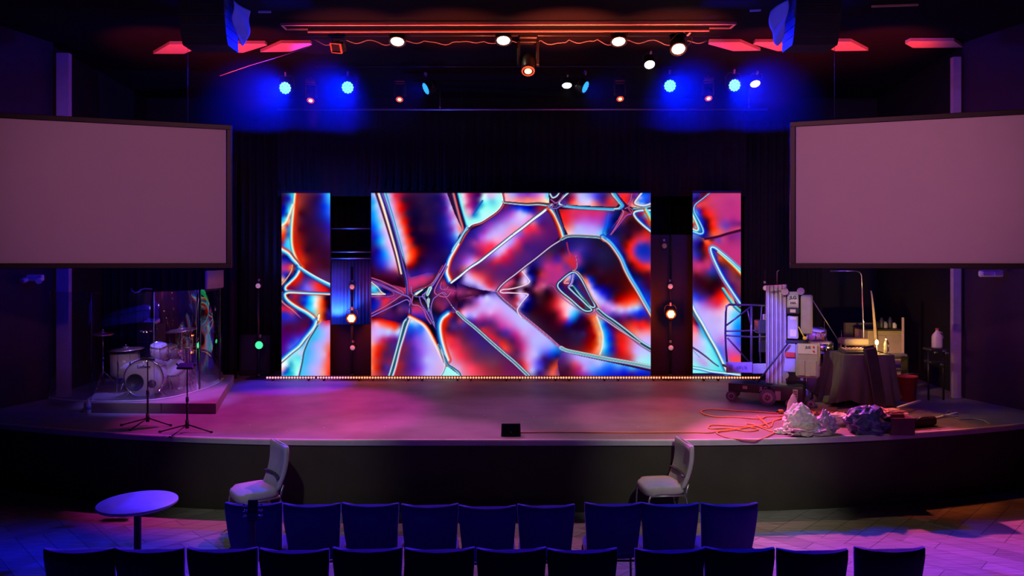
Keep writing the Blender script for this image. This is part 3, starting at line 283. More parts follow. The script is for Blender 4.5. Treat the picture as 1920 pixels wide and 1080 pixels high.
# ------------------------------------------------------------------ mesh builder
class MB:
    def __init__(s): s.bm = bmesh.new(); s.sm = []
    def _add(s, tmp, M=None, smooth=False):
        if M is not None: bmesh.ops.transform(tmp, matrix=M, verts=tmp.verts)
        vs = [s.bm.verts.new(v.co) for v in tmp.verts]
        for i, v in enumerate(tmp.verts): v.index = i
        for f in tmp.faces:
            try:
                nf = s.bm.faces.new([vs[v.index] for v in f.verts]); nf.smooth = smooth or f.smooth
            except ValueError: pass
        tmp.free(); return s
    def box(s, c, d, rot=None, bev=0, seg=1):
        t = bmesh.new(); bmesh.ops.create_cube(t, size=1)
        bmesh.ops.scale(t, vec=Vector(d), verts=t.verts)
        if bev:
            bmesh.ops.bevel(t, geom=list(t.edges), offset=min(bev, min(d)*.49), segments=seg, affect='EDGES', profile=.5)
        M = Matrix.Translation(Vector(c))
        if rot is not None: M = M @ Euler(rot).to_matrix().to_4x4()
        return s._add(t, M)
    def cyl(s, p0, p1, r, r2=None, n=14, smooth=True, caps=True):
        p0 = Vector(p0); p1 = Vector(p1); d = p1-p0; L = d.length
        if L < 1e-6: return s
        r2 = r if r2 is None else r2
        t = bmesh.new(); q = d.to_track_quat('Z', 'Y').to_matrix().to_4x4()
        bmesh.ops.create_cone(t, cap_ends=caps, segments=n, radius1=r, radius2=max(r2, 1e-4), depth=L)
        if smooth:
            for f in t.faces: f.smooth = len(f.verts) == 4
        return s._add(t, Matrix.Translation((p0+p1)/2) @ q)
    def sph(s, c, r, sc=(1, 1, 1), n=12, rot=None):
        t = bmesh.new(); bmesh.ops.create_uvsphere(t, u_segments=n, v_segments=max(6, n//2+2), radius=r)
        M = Matrix.Translation(Vector(c))
        if rot is not None: M = M @ Euler(rot).to_matrix().to_4x4()
        M = M @ Matrix.Diagonal((*sc, 1))
        return s._add(t, M, True)
    def tube(s, pts, r, n=8, sm=True, closed=False):
        pts = [Vector(p) for p in pts]; N = len(pts); rings = []
        for i, p in enumerate(pts):
            a = pts[i-1] if (i > 0 or closed) else p; b = pts[(i+1) % N] if (i < N-1 or closed) else p
            t = (b-a); t = t.normalized() if t.length > 1e-9 else Vector((0, 0, 1))
            u = t.cross(Vector((0, 0, 1)));
            if u.length < .05: u = t.cross(Vector((0, 1, 0)))
            u.normalize(); v = t.cross(u)
            rings.append([s.bm.verts.new(p+r*(math.cos(2*PI*k/n)*u+math.sin(2*PI*k/n)*v)) for k in range(n)])
        for i in range(N if closed else N-1):
            A, B = rings[i], rings[(i+1) % N]
            for k in range(n):
                f = s.bm.faces.new((A[k], A[(k+1) % n], B[(k+1) % n], B[k])); f.smooth = sm
        if not closed:
            s.bm.faces.new(rings[0][::-1]); s.bm.faces.new(rings[-1])
        return s
    def loft(s, rings, cap=True, smooth=True, close=True):
        R = [[s.bm.verts.new(Vector(p)) for p in r] for r in rings]; n = len(R[0])
        for i in range(len(R)-1):
            for k in range(n if close else n-1):
                f = s.bm.faces.new((R[i][k], R[i][(k+1) % n], R[i+1][(k+1) % n], R[i+1][k])); f.smooth = smooth
        if cap: s.bm.faces.new(R[0][::-1]); s.bm.faces.new(R[-1])
        return s
    def lathe(s, prof, c=(0, 0, 0), n=24, M=None):
        t = bmesh.new(); R = []
        for r, z in prof:
            R.append([t.verts.new((max(r, 1e-4)*math.cos(2*PI*k/n), max(r, 1e-4)*math.sin(2*PI*k/n), z)) for k in range(n)])
        for i in range(len(R)-1):
            for k in range(n): t.faces.new((R[i][k], R[i][(k+1) % n], R[i+1][(k+1) % n], R[i+1][k])).smooth = True
        t.faces.new(R[0][::-1]); t.faces.new(R[-1])
        MM = Matrix.Translation(Vector(c))
        if M is not None: MM = MM @ M
        return s._add(t, MM)
    def prism(s, poly, z0, z1):
        a = [s.bm.verts.new((x, y, z0)) for x, y in poly]; b = [s.bm.verts.new((x, y, z1)) for x, y in poly]; n = len(a)
        s.bm.faces.new(a[::-1]); s.bm.faces.new(b)
        for i in range(n): s.bm.faces.new((a[i], a[(i+1) % n], b[(i+1) % n], b[i]))
        return s
    def sheet(s, fn, nu, nv, th=.004, smooth=True):
        g = [[Vector(fn(i/nu, j/nv)) for j in range(nv+1)] for i in range(nu+1)]
        nrm = []
        for i in range(nu+1):
            row = []
            for j in range(nv+1):
                du = g[min(i+1, nu)][j]-g[max(i-1, 0)][j]; dv = g[i][min(j+1, nv)]-g[i][max(j-1, 0)]
                n = du.cross(dv); row.append(n.normalized() if n.length > 1e-9 else Vector((0, 0, 1)))
            nrm.append(row)
        A = [[s.bm.verts.new(g[i][j]+nrm[i][j]*th/2) for j in range(nv+1)] for i in range(nu+1)]
        B = [[s.bm.verts.new(g[i][j]-nrm[i][j]*th/2) for j in range(nv+1)] for i in range(nu+1)]
        for i in range(nu):
            for j in range(nv):
                s.bm.faces.new((A[i][j], A[i+1][j], A[i+1][j+1], A[i][j+1])).smooth = smooth
                s.bm.faces.new((B[i][j], B[i][j+1], B[i+1][j+1], B[i+1][j])).smooth = smooth
        for i in range(nu):
            s.bm.faces.new((A[i][0], B[i][0], B[i+1][0], A[i+1][0])); s.bm.faces.new((A[i][nv], A[i+1][nv], B[i+1][nv], B[i][nv]))
        for j in range(nv):
            s.bm.faces.new((A[0][j], A[0][j+1], B[0][j+1], B[0][j])); s.bm.faces.new((A[nu][j], B[nu][j], B[nu][j+1], A[nu][j+1]))
        return s
    def build(s, name, m, parent=None, off=None):
        me = bpy.data.meshes.new(name)
        if off is not None: bmesh.ops.translate(s.bm, vec=-Vector(off), verts=s.bm.verts)
        bmesh.ops.recalc_face_normals(s.bm, faces=s.bm.faces)
        s.bm.to_mesh(me); s.bm.free(); me.materials.append(m)
        o = bpy.data.objects.new(name, me); COL.objects.link(o)
        if parent is not None: o.parent = parent
        return o
def tag(o, label=None, cat=None, group=None, kind=None):
    if label: o['label'] = label
    if cat: o['category'] = cat
    if group: o['group'] = group
    if kind: o['kind'] = kind
    return o
def thing(name, label, cat, loc=(0, 0, 0), rz=0, group=None):
    o = bpy.data.objects.new(name, None); COL.objects.link(o); o.location = loc; o.rotation_euler = (0, 0, rz)
    o.empty_display_size = .1
    return tag(o, label, cat, group)
def single(name, mb, m, label, cat, loc, group=None):      # world-authored one-mesh thing, origin moved to loc
    o = mb.build(name, m, None, loc); o.location = loc; return tag(o, label, cat, group)
def struct(name, mb, m, parent=None, off=None):
    o = mb.build(name, m, parent, off)
    if parent is None: o['kind'] = 'structure'
    return o
def kids(o): return [c for c in bpy.data.objects if c.parent == o]
def dup(o, loc=None, rot=None, label=None, group=None):
    r = o.copy(); COL.objects.link(r)
    if loc is not None: r.location = loc
    if rot is not None: r.rotation_euler = rot
    if label: r['label'] = label
    if group: r['group'] = group
    for ch in kids(o):
        c = ch.copy(); COL.objects.link(c); c.parent = r
        for g in kids(ch):
            d = g.copy(); COL.objects.link(d); d.parent = c
    return r
def text_mb(txt, size, m4, ext=.002, bold=False):
    cu = bpy.data.curves.new('t', 'FONT'); cu.body = txt; cu.size = size; cu.extrude = ext; cu.align_x = 'CENTER'; cu.align_y = 'CENTER'
    if bold: cu.offset = size*.03
    o = bpy.data.objects.new('t', cu); COL.objects.link(o)
    bpy.context.view_layer.update()
    me = bpy.data.meshes.new_from_object(o); mb = MB(); mb.bm.from_mesh(me); bpy.data.objects.remove(o); bpy.data.curves.remove(cu); bpy.data.meshes.remove(me)
    bmesh.ops.transform(mb.bm, matrix=m4, verts=mb.bm.verts); return mb
def face_m(c, nrm=(0, -1, 0)):       # text plane whose front looks along nrm
    n = Vector(nrm).normalized(); up = Vector((0, 0, 1)); x = up.cross(n).normalized(); y = n.cross(x)
    M = Matrix((x, y, n)).transposed().to_4x4(); M.translation = Vector(c); return M
def aim(o, tgt):
    d = Vector(tgt)-o.location; o.rotation_euler = d.to_track_quat('-Z', 'Y').to_euler()
def spot(name, loc, tgt, col, e, ang=40, blend=.15, r=.04):
    l = bpy.data.lights.new(name, 'SPOT'); l.color = col; l.energy = e; l.spot_size = math.radians(ang); l.spot_blend = blend; l.shadow_soft_size = r
    o = bpy.data.objects.new(name, l); COL.objects.link(o); o.location = loc; aim(o, tgt); return o
def point(name, loc, col, e, r=.04):
    l = bpy.data.lights.new(name, 'POINT'); l.color = col; l.energy = e; l.shadow_soft_size = r
    o = bpy.data.objects.new(name, l); COL.objects.link(o); o.location = loc; return o
def area(name, loc, tgt, col, e, sx, sy):
    l = bpy.data.lights.new(name, 'AREA'); l.color = col; l.energy = e; l.shape = 'RECTANGLE'; l.size = sx; l.size_y = sy
    o = bpy.data.objects.new(name, l); COL.objects.link(o); o.location = loc; aim(o, tgt); return o
# ------------------------------------------------------------------ room shell
ZS = .9; ZC = 6.7
def stage_y(x): return 9.3+.037*max(0, abs(x)-2)**2
# audience floor: carpet planks laid in herringbone blocks
fm = bpy.data.materials.new('carpet planks'); fm.use_nodes = True; nt = fm.node_tree; b = nt.nodes['Principled BSDF']
tc = nt.nodes.new('ShaderNodeTexCoord')
def planks(rot, w=.25, l=1.0):
    mp = nt.nodes.new('ShaderNodeMapping'); mp.inputs['Rotation'].default_value = (0, 0, rot)
    nt.links.new(tc.outputs['Object'], mp.inputs['Vector'])
    br = nt.nodes.new('ShaderNodeTexBrick'); br.inputs['Scale'].default_value = 1; br.inputs['Brick Width'].default_value = l; br.inputs['Row Height'].default_value = w
    br.inputs['Mortar Size'].default_value = .004; br.inputs['Color1'].default_value = (.22, .21, .21, 1); br.inputs['Color2'].default_value = (.33, .31, .32, 1); br.inputs['Mortar'].default_value = (.1, .09, .1, 1)
    nt.links.new(mp.outputs['Vector'], br.inputs['Vector'])
    ns = nt.nodes.new('ShaderNodeTexNoise'); ns.inputs['Scale'].default_value = 1; ns.inputs['Detail'].default_value = 5
    m2 = nt.nodes.new('ShaderNodeMapping'); m2.inputs['Rotation'].default_value = (0, 0, rot); m2.inputs['Scale'].default_value = (3, 45, 1)
    nt.links.new(tc.outputs['Object'], m2.inputs['Vector']); nt.links.new(m2.outputs['Vector'], ns.inputs['Vector'])
    mx = nt.nodes.new('ShaderNodeMix'); mx.data_type = 'RGBA'; mx.blend_type = 'OVERLAY'; mx.inputs['Factor'].default_value = .7
    nt.links.new(br.outputs['Color'], mx.inputs[6]); nt.links.new(ns.outputs['Fac'], mx.inputs[7]); return mx.outputs[2]
a1 = planks(math.radians(45)); a2 = planks(math.radians(-45))
ck = nt.nodes.new('ShaderNodeTexChecker'); ck.inputs['Scale'].default_value = .71
mp = nt.nodes.new('ShaderNodeMapping'); mp.inputs['Rotation'].default_value = (0, 0, math.radians(45)); nt.links.new(tc.outputs['Object'], mp.inputs['Vector']); nt.links.new(mp.outputs['Vector'], ck.inputs['Vector'])
mx = nt.nodes.new('ShaderNodeMix'); mx.data_type = 'RGBA'; nt.links.new(ck.outputs['Fac'], mx.inputs['Factor']); nt.links.new(a1, mx.inputs[6]); nt.links.new(a2, mx.inputs[7])
nt.links.new(mx.outputs[2], b.inputs['Base Color']); b.inputs['Roughness'].default_value = .95; b.inputs['Specular IOR Level'].default_value = .1
struct('floor', MB().box((0, 12.1, -.05), (24, 13.8, .1)), fm)
struct('floor_rear', MB().box((0, -.9, -.05), (24, 12.2, .1)), mat('bounce damping carpet', (.02, .018, .022), .95, bump=.2, bscale=60, spec=.1))  # unseen floor, made dark so blue light does not bounce onto chair backs
# stage: curved-front platform
front = [(x/4, stage_y(x/4)) for x in range(-32, 33)]
poly = front+[(8, 17), (-8, 17)]
stm = bpy.data.materials.new('painted stage deck'); stm.use_nodes = True; nt = stm.node_tree; b = nt.nodes['Principled BSDF']
tc = nt.nodes.new('ShaderNodeTexCoord'); n1 = nt.nodes.new('ShaderNodeTexNoise'); n1.inputs['Scale'].default_value = 2.2; n1.inputs['Detail'].default_value = 8
nt.links.new(tc.outputs['Object'], n1.inputs['Vector'])
cr = nt.nodes.new('ShaderNodeValToRGB'); cr.color_ramp.elements[0].position = .3; cr.color_ramp.elements[0].color = (.15, .14, .15, 1); cr.color_ramp.elements[1].position = .75; cr.color_ramp.elements[1].color = (.23, .215, .225, 1)
nt.links.new(n1.outputs['Fac'], cr.inputs['Fac'])
vo = nt.nodes.new('ShaderNodeTexVoronoi'); vo.inputs['Scale'].default_value = 3.2; nt.links.new(tc.outputs['Object'], vo.inputs['Vector'])
lt = nt.nodes.new('ShaderNodeMath'); lt.operation = 'LESS_THAN'; lt.inputs[1].default_value = .035; nt.links.new(vo.outputs['Distance'], lt.inputs[0])
mx = nt.nodes.new('ShaderNodeMix'); mx.data_type = 'RGBA'; nt.links.new(lt.outputs[0], mx.inputs['Factor']); nt.links.new(cr.outputs['Color'], mx.inputs[6]); mx.inputs[7].default_value = (.6, .55, .55, 1)
nt.links.new(mx.outputs[2], b.inputs['Base Color']); b.inputs['Roughness'].default_value = .55; b.inputs['Specular IOR Level'].default_value = .35
bp = nt.nodes.new('ShaderNodeBump'); bp.inputs['Strength'].default_value = .15; bp.inputs['Distance'].default_value = .01
n3 = nt.nodes.new('ShaderNodeTexNoise'); n3.inputs['Scale'].default_value = 90; nt.links.new(tc.outputs['Object'], n3.inputs['Vector']); nt.links.new(n3.outputs['Fac'], bp.inputs['Height']); nt.links.new(bp.outputs['Normal'], b.inputs['Normal'])
st = struct('stage', MB().prism(poly, .84, ZS), stm)
st['kind'] = 'structure'
struct('trim_1', MB().loft([[(x, y, .838), (x, y-.012, .838), (x, y-.014, .895), (x, y-.004, .908), (x, y+.03, .908), (x, y+.03, .902)] for x, y in front], True, False), mat('aluminium stage nosing', (.55, .52, .56), .45, .1))
struct('wall_front', MB().loft([[(x, y+.01, 0), (x, y+.01, .84), (x, y+.06, .84), (x, y+.06, 0)] for x, y in front], True, False), FACIA)
struct('ceiling', MB().box((0, 6, ZC+.05), (24, 26, .1)), CEILM)
def quadwall(name, x0, y0, x1, y1, z0, z1, th, m):
    d = Vector((x1-x0, y1-y0, 0)).normalized(); n = Vector((-d.y, d.x, 0))*th
    return struct(name, MB().prism([(x0, y0), (x1, y1), (x1+n.x, y1+n.y), (x0+n.x, y0+n.y)], z0, z1), m)
quadwall('wall_left', -7.5, 12.2, -10.6, 1.0, 0, ZC, -.12, WALLM)
quadwall('wall_right', 7.36, 12.2, 10.6, 1.0, 0, ZC, .12, WALLM)
struct('wall_back', MB().box((0, 16.4, 3.3), (16, .12, 6.8)), BLK)
quadwall('wall_stage_left', -7.6, 12.3, -8.0, 16.4, .9, ZC, .12, BLK)
quadwall('wall_stage_right', 7.45, 12.3, 8.0, 16.4, .9, ZC, -.12, BLK)
struct('wall_rear', MB().box((0, -6.9, 3.3), (22, .12, 6.8)), WALLM)
quadwall('wall_side_left', -10.6, 1.0, -10.9, -6.9, 0, ZC, -.12, WALLM)
quadwall('wall_side_right', 10.6, 1.0, 10.9, -6.9, 0, ZC, .12, WALLM)
PIL = mat('pale grey wall corner', (.45, .36, .45), .8)
struct('trim_2', MB().box((XX(118, 12.15), 12.18, 3.72), (.2, .09, 5.6)), PIL)
struct('trim_3', MB().box((XX(1794, 12.15), 12.18, 3.68), (.125, .09, 5.55)), PIL)
# ------------------------------------------------------------------ drapes
def drape(name, x0, x1, y, z0, z1, label, m=None, amp=.035, wl=.16):
    m = m or DRP; n = max(8, int((x1-x0)/wl*6)); cx = (x0+x1)/2
    mb = MB().sheet(lambda u, v: (x0+(x1-x0)*u, y+amp*math.sin(u*(x1-x0)/wl*2*PI)+amp*.4*math.sin(u*(x1-x0)/wl*2.3+1), z0+(z1-z0)*v), n, 2, .006)
    return single(name, mb, m, label, 'curtain', (cx, y, z0))
drape('black_border_curtain', XX(520, 14.75), XX(1400, 14.75), 14.75, ZZ(368, 14.75), ZZ(206, 14.75), 'wide black border curtain hanging above the video wall', amp=.02)
drape('backdrop_curtain', XX(500, 15.6), XX(1420, 15.6), 15.6, ZS, 5.0, 'black backdrop curtain behind the gaps of the video wall')
drape('side_curtain', XX(428, 15.2), XX(524, 15.2), 15.2, ZS, 6.0, 'black side curtain left of the video wall')
drape('side_curtain', XX(1396, 15.2), XX(1540, 15.2), 15.2, ZS, 6.0, 'black side curtain right of the video wall behind the lift')
drape('side_curtain', XX(135, 13.9), XX(432, 13.9), 14.2, ZS, 5.0, 'black curtain behind the drum kit', mat('charcoal drape', (.022, .02, .024), .95, spec=.1))
# ------------------------------------------------------------------ video wall
CANV = led_canvas()
YW = 14.35; SW = YW/F
lm = bpy.data.materials.new('led picture'); lm.use_nodes = True; nt = lm.node_tree; nt.nodes.clear()
at = nt.nodes.new('ShaderNodeAttribute'); at.attribute_name = 'picture'; em = nt.nodes.new('ShaderNodeEmission'); em.inputs['Strength'].default_value = 1.0
oo = nt.nodes.new('ShaderNodeOutputMaterial'); nt.links.new(at.outputs['Color'], em.inputs['Color']); nt.links.new(em.outputs[0], oo.inputs['Surface'])
lm.cycles.emission_sampling = 'NONE'
def led_screen(px0, px1, label):
    c0 = px0-LX0; n = px1-px0+1; sub = CANV[:, c0:c0+n]; h = sub.shape[0]
    cx = XX((px0+px1)/2, YW); zb = ZZ(LY0+h-1, YW)
    t = thing('led_video_screen', label, 'video screen', (cx, YW, zb))
    xs = (np.arange(n)-(n-1)/2)*SW; zs = (h-1-np.arange(h))*SW
    co = np.zeros((h, n, 3), np.float32); co[..., 0] = xs[None]; co[..., 2] = zs[:, None]
    idx = np.arange(h*n).reshape(h, n)
    q = np.stack([idx[1:, :-1], idx[1:, 1:], idx[:-1, 1:], idx[:-1, :-1]], -1).reshape(-1, 4)
    me = bpy.data.meshes.new('display'); me.vertices.add(h*n); me.vertices.foreach_set('co', co.ravel())
    me.loops.add(q.size); me.loops.foreach_set('vertex_index', q.ravel().astype(np.int32))
    me.polygons.add(len(q)); me.polygons.foreach_set('loop_start', np.arange(0, q.size, 4, dtype=np.int32)); me.polygons.foreach_set('loop_total', np.full(len(q), 4, np.int32))
    me.update(); ca = me.color_attributes.new('picture', 'FLOAT_COLOR', 'POINT')
    lin = np.where(sub <= .04045, sub/12.92, ((sub+.055)/1.055)**2.4); rgba = np.ones((h, n, 4), np.float32); rgba[..., :3] = lin
    ca.data.foreach_set('color', rgba.ravel()); me.materials.append(lm)
    o = bpy.data.objects.new('display', me); COL.objects.link(o); o.parent = t; o['label'] = 'glowing abstract picture of pink, blue and red liquid ridges'
    w = (n-1)*SW; hh = (h-1)*SW
    MB().box((0, .045, hh/2), (w+.012, .08, hh+.012)).build('cabinet', PLAS, t)
    MB().box((0, .05, hh+.02), (w+.02, .06, .03)).build('top_rail', BLKM, t)
    return t
led_screen(528, 619, 'narrow left strip of the video wall, left of the blue lit gap')
led_screen(696, 1220, 'widest middle screen of the video wall with crystal shaped picture')
led_screen(1299, 1389, 'narrow right strip of the video wall, next to the lift')
# masking panels in the gaps
def panel(px0, px1, py0, py1, Y, label):
    c = ((XX(px0, Y)+XX(px1, Y))/2, Y, (ZZ(py0, Y)+ZZ(py1, Y))/2)
    mb = MB().box(c, (XX(px1, Y)-XX(px0, Y), .05, ZZ(py0, Y)-ZZ(py1, Y)), bev=.004)
    for k in (-.3, .3): mb.box((c[0], Y+.05, c[2]+k*(ZZ(py0, Y)-ZZ(py1, Y))), (XX(px1, Y)-XX(px0, Y), .05, .05))
    return single('masking_panel', mb, BLK, label, 'panel', (c[0], Y, ZS))
panel(616, 699, 608, 706, 14.62, 'low black masking panel in the left gap of the video wall')
panel(1217, 1302, 440, 706, 14.62, 'tall black masking panel in the right gap of the video wall')
BLUD = mat('blue grey curtain', (.16, .16, .2), .95, spec=.1)
drape('gap_curtain', XX(612, 14.95), XX(702, 14.95), 14.95, ZS+.02, ZZ(485, 14.95), 'short curtain lit blue in the left gap of the video wall', BLUD, .005, .07)
t = thing('pipe_grid', 'steel pipe grid with three crossbars in the left gap of the video wall', 'pipe', (XX(657, 14.85), 14.85, ZS))
for py in (428, 472, 484):
    z = ZZ(py, 14.85)-ZS; w = (703-612)*14.85/F/2; mb = MB().cyl((-w, 0, z), (w, 0, z), .018)
    for q in (-w, w): mb.box((q, 0, z), (.05, .07, .05), bev=.008)
    mb.build('crossbar', STEEL, t)
for q in (-w, w): MB().cyl((q, 0, 0), (q, 0, ZZ(420, 14.85)-ZS), .02).build('upright', BLKM, t)
# ------------------------------------------------------------------ LED battens on the deck
EMO = mat('warm led lens', (.8, .4, .3), .3, emit=(1, .30, .13), es=1.9)
def batten():
    t = thing('led_batten', '', 'stage light')
    L = .93
    MB().box((0, 0, .06), (L, .07, .055), bev=.008).build('housing', PLAS, t)
    for s in (-1, 1): MB().box((s*.33, 0, .02), (.03, .11, .025), bev=.004).build('foot', BLKM, t)
    le = MB().sph((0, 0, 0), .0195, (1, .55, 1), 10).build('lens', EMO, t); le.location = (-L/2+.03, -.036, .062)
    for k in range(1, 18):
        c = le.copy(); COL.objects.link(c); c.parent = t; c.location.x = -L/2+.03+k*(L-.06)/17
    return t
bat = batten(); bx = [546, 641, 733, 825, 916, 1008, 1100, 1192, 1286, 1379]
ordn = ['leftmost', 'second from left', 'third from left', 'fourth from left', 'fifth from left', 'fifth from right', 'fourth from right', 'third from right', 'second from right', 'rightmost']
for i, p in enumerate(bx):
    o = bat if i == 0 else dup(bat)
    o.location = (XX(p, 13.95), 13.95, ZS)
    tag(o, ordn[i]+' of ten glowing orange light bars at the foot of the video wall', 'stage light', 'light bars below the video wall')
# ------------------------------------------------------------------ floor towers and their lamps
def tower(px, Y, top, label):
    t = thing('lighting_stand', label, 'light stand', (XX(px, Y), Y, ZS)); h = ZZ(top, Y)-ZS
    MB().box((0, 0, .012), (.36, .3, .024), bev=.004).build('base_plate', BLKM, t)
    MB().cyl((0, 0, .02), (0, 0, h), .024).build('pole', BLKM, t)
    MB().cyl((0, 0, .02), (0, 0, .09), .04).build('collar', BLKM, t)
YT = 14.2
tower(484, YT, 520, 'thin black upright pole left of the video wall')
tower(660, YT, 500, 'thin black upright pole standing in the left gap of the video wall')
tower(1257, YT, 440, 'thin black upright pole standing in the right gap of the video wall')
tower(1435, YT, 505, 'thin black upright pole between the video wall and the lift mast')
EM = {  # lamp faces
 'dim': mat('unlit lens given glow', (.75, .55, .6), .4, emit=(.45, .22, .28), es=.55),  # dim look of the lens is given as emission
 'faint': mat('dark lens given glow', (.3, .2, .2), .4, emit=(.2, .08, .08), es=.25),  # faint emission keeps the dark lens visible
 'orange': mat('glowing orange lens', (1, .6, .3), .3, emit=(1, .40, .12), es=7),
 'green': mat('green led dot', (.1, .9, .4), .3, emit=(.05, 1, .3), es=1.6),
 'blue': mat('blue white led dot', (.3, .7, 1), .3, emit=(.10, .62, 1), es=3.2),
 'cyan': mat('cyan blue led dot', (.1, .5, 1), .3, emit=(.02, .32, 1), es=1.5),
 'white': mat('warm white lens', (1, .9, .8), .3, emit=(1, .82, .55), es=14),
 'cool': mat('white lens', (1, .95, .9), .3, emit=(1, .95, .85), es=8),
 'amber': mat('amber lens', (1, .6, .3), .3, emit=(1, .42, .18), es=4),
}
def par(kind, r=.06, depth=.16, dots=0, name='par_light', yoke=True, lens_r=None):
    """lens faces -Y; origin at the middle of the body"""
    t = thing(name, '', 'stage light')
    M = Matrix.Rotation(PI/2, 4, 'X')    # +Z -> -Y
    MB().lathe([(r*.45, -depth), (r*.8, -depth*.92), (r*.95, -depth*.5), (r, -.01), (r*1.04, 0), (r*1.04, .012), (r*.9, .012), (r*.88, -.004)], M=M, n=24).build('housing', BLKM, t)
    lr = lens_r or r*.86
    if dots:
        MB().lathe([(lr, -.004), (lr, 0), (lr*.9, .002)], M=M, n=20).build('lens_plate', BLKM, t)
        pts = [(0, 0)]+[(lr*.42*math.cos(a*PI/3), lr*.42*math.sin(a*PI/3)) for a in range(6)]+[(lr*.8*math.cos(a*PI/6), lr*.8*math.sin(a*PI/6)) for a in range(12)]
        if dots == 7: pts = pts[:7]
        k = lr*.17 if dots == 19 else lr*.2
        d = MB().sph((0, 0, 0), k*1.25, (1, .4, 1), 8).build('led_lens', EM[kind], t); d.location = (pts[0][0], -.009, pts[0][1])
        for p in pts[1:]:
            c = d.copy(); COL.objects.link(c); c.parent = t; c.location = (p[0], -.009, p[1])
    else:
        MB().lathe([(lr, -.002), (lr*.97, .006), (lr*.6, .014), (.002, .017)], M=M, n=24).build('lens', EM[kind], t)
    if yoke:
        a = r*1.15; mb = MB().tube([(-a, depth*.4, 0), (-a, depth*.4, r*1.2), (-a*.7, depth*.4, r*1.75), (a*.7, depth*.4, r*1.75), (a, depth*.4, r*1.2), (a, depth*.4, 0)], .007, 6)
        mb.build('yoke', BLKM, t)
        MB().box((0, depth*.4, r*1.95), (.035, .05, r*.5+.02), bev=.005).build('clamp', STEEL, t)
    return t
def lamp_at(proto, px, py, Y, label, group=None, rx=0, rz=0, used=[]):
    o = dup(proto) if proto in used else proto
    used.append(proto); o.location = PX(px, py, Y); o.rotation_euler = (rx, 0, rz); tag(o, label, 'stage light', group); return o
pd = par('dim', .055, .12, yoke=True); G = 'small lamps on the upright poles'
YL = YT-.14
def place(proto, px, py, lab, first=[]):
    lamp_at(proto, px, py, YL, lab, G)
place(pd, 484, 536, 'small unlit round lamp on the pole left of the video wall')
place(pd, 660, 538, 'unlit round lamp on blue curtain, above the glowing orange one')
place(pd, 661, 652, 'unlit round lamp in the left gap, below the glowing orange one')
place(pd, 1257, 537, 'unlit round lamp in the right gap, just above the glowing orange one')
place(pd, 1258, 652, 'unlit round lamp in the right gap, below the glowing orange one')
place(pd, 1435, 540, 'small unlit round lamp left of the lift mast top')
pf = par('faint', .055, .12); place(pf, 1246, 461, 'barely visible dark round lamp, topmost in the right gap')
po = par('orange', .095, .14, 7); EM['orange'].cycles.emission_sampling = 'NONE'
for ch in kids(po):
    if ch.name.startswith('led_lens'): ch.scale = (1.9, 1.9, 1.9)
place(po, 659, 597, 'bright orange round lamp glowing in the left gap of the video wall')
place(po, 1258, 589, 'bright orange round lamp glowing in the right gap of the video wall')
pg = par('green', .085, .13, 19); place(pg, 486, 647, 'green glowing lamp low on the pole left of the video wall')
# ------------------------------------------------------------------ overhead pipes
def pipe(px0, px1, py, Y, label, m=BLKM, r=.024, hang=True):
    x0, x1, z = XX(px0, Y), XX(px1, Y), ZZ(py, Y)
    t = thing('lighting_pipe', label, 'pipe', ((x0+x1)/2, Y, z))
    MB().cyl((x0-(x0+x1)/2, 0, 0), (x1-(x0+x1)/2, 0, 0), r).build('tube', m, t)
    n = 4
    for k in range(n):
        x = (x0-(x0+x1)/2)+(x1-x0)*(k+.5)/n
        if ZC-z > .03: MB().cyl((x, 0, 0), (x, 0, ZC-z), .005, n=6).build('hanger', BLKM, t)
    return t
pipe(560, 1350, 66, 11.82, 'front overhead pipe carrying the bright white spotlights')
pipe(590, 1260, 124, 13.62, 'rear overhead pipe carrying the blue lamps')
pipe(520, 1440, 205, 14.72, 'overhead pipe along the top edge of the black border curtain', STEEL)
# blue pars
pb = par('blue', .125, .2, 19, 'led_par_light')
GB = 'blue lamps over the stage'
BL = [(535, 165, -.1, 'leftmost bright blue lamp over the stage'), (652, 164, -.03, 'second bright blue lamp from the left'), (1256, 161, .04, 'bright blue lamp left of the rightmost blue lamp'), (1377, 160, .1, 'rightmost bright blue lamp over the stage')]
for px, py, rz, lab in BL: lamp_at(pb, px, py, 13.6, lab, GB, .25, rz)
pc = par('cyan', .125, .2, 19, 'led_par_light')
lamp_at(pc, 799, 166, 13.6, 'tilted blue lamp seen edge-on, left of centre', GB, .35, -1.05).rotation_euler = (.5, .3, -.95)
lamp_at(pc, 1097, 163, 13.6, 'tilted blue lamp seen edge-on, right of centre', GB).rotation_euler = (.5, -.3, .95)
# warm spots
pw = par('white', .13, .26, 0, 'spotlight', lens_r=.10); GW = 'bright warm white spotlights'
lamp_at(pw, 745, 78, 11.7, 'leftmost bright warm white spotlight on the front pipe', GW, 1.2)
lamp_at(pw, 944, 76, 11.7, 'warm white spotlight nearest the middle of the front pipe', GW, 1.2)
lamp_at(pw, 1160, 78, 11.7, 'third bright warm white spotlight on the front pipe, left of the tilted one', GW, 1.2)
lamp_at(pw, 1272, 92, 11.7, 'tilted warm white spotlight, rightmost on the front pipe', GW).rotation_euler = (1.05, .3, .45)
pq = par('cool', .1, .2, 0, 'spotlight', lens_r=.085); GQ = 'smaller white spotlights'
lamp_at(pq, 1218, 121, 12.7, 'small white spotlight above the right-hand blue lamps', GQ, .9)
lamp_at(pq, 1063, 160, 13.6, 'small white spotlight beside the tilted right blue lamp', GQ, 1.15)
lamp_at(pq, 1416, 157, 13.6, 'small white spotlight at the far right end beside a blue lamp', GQ, 1.0)
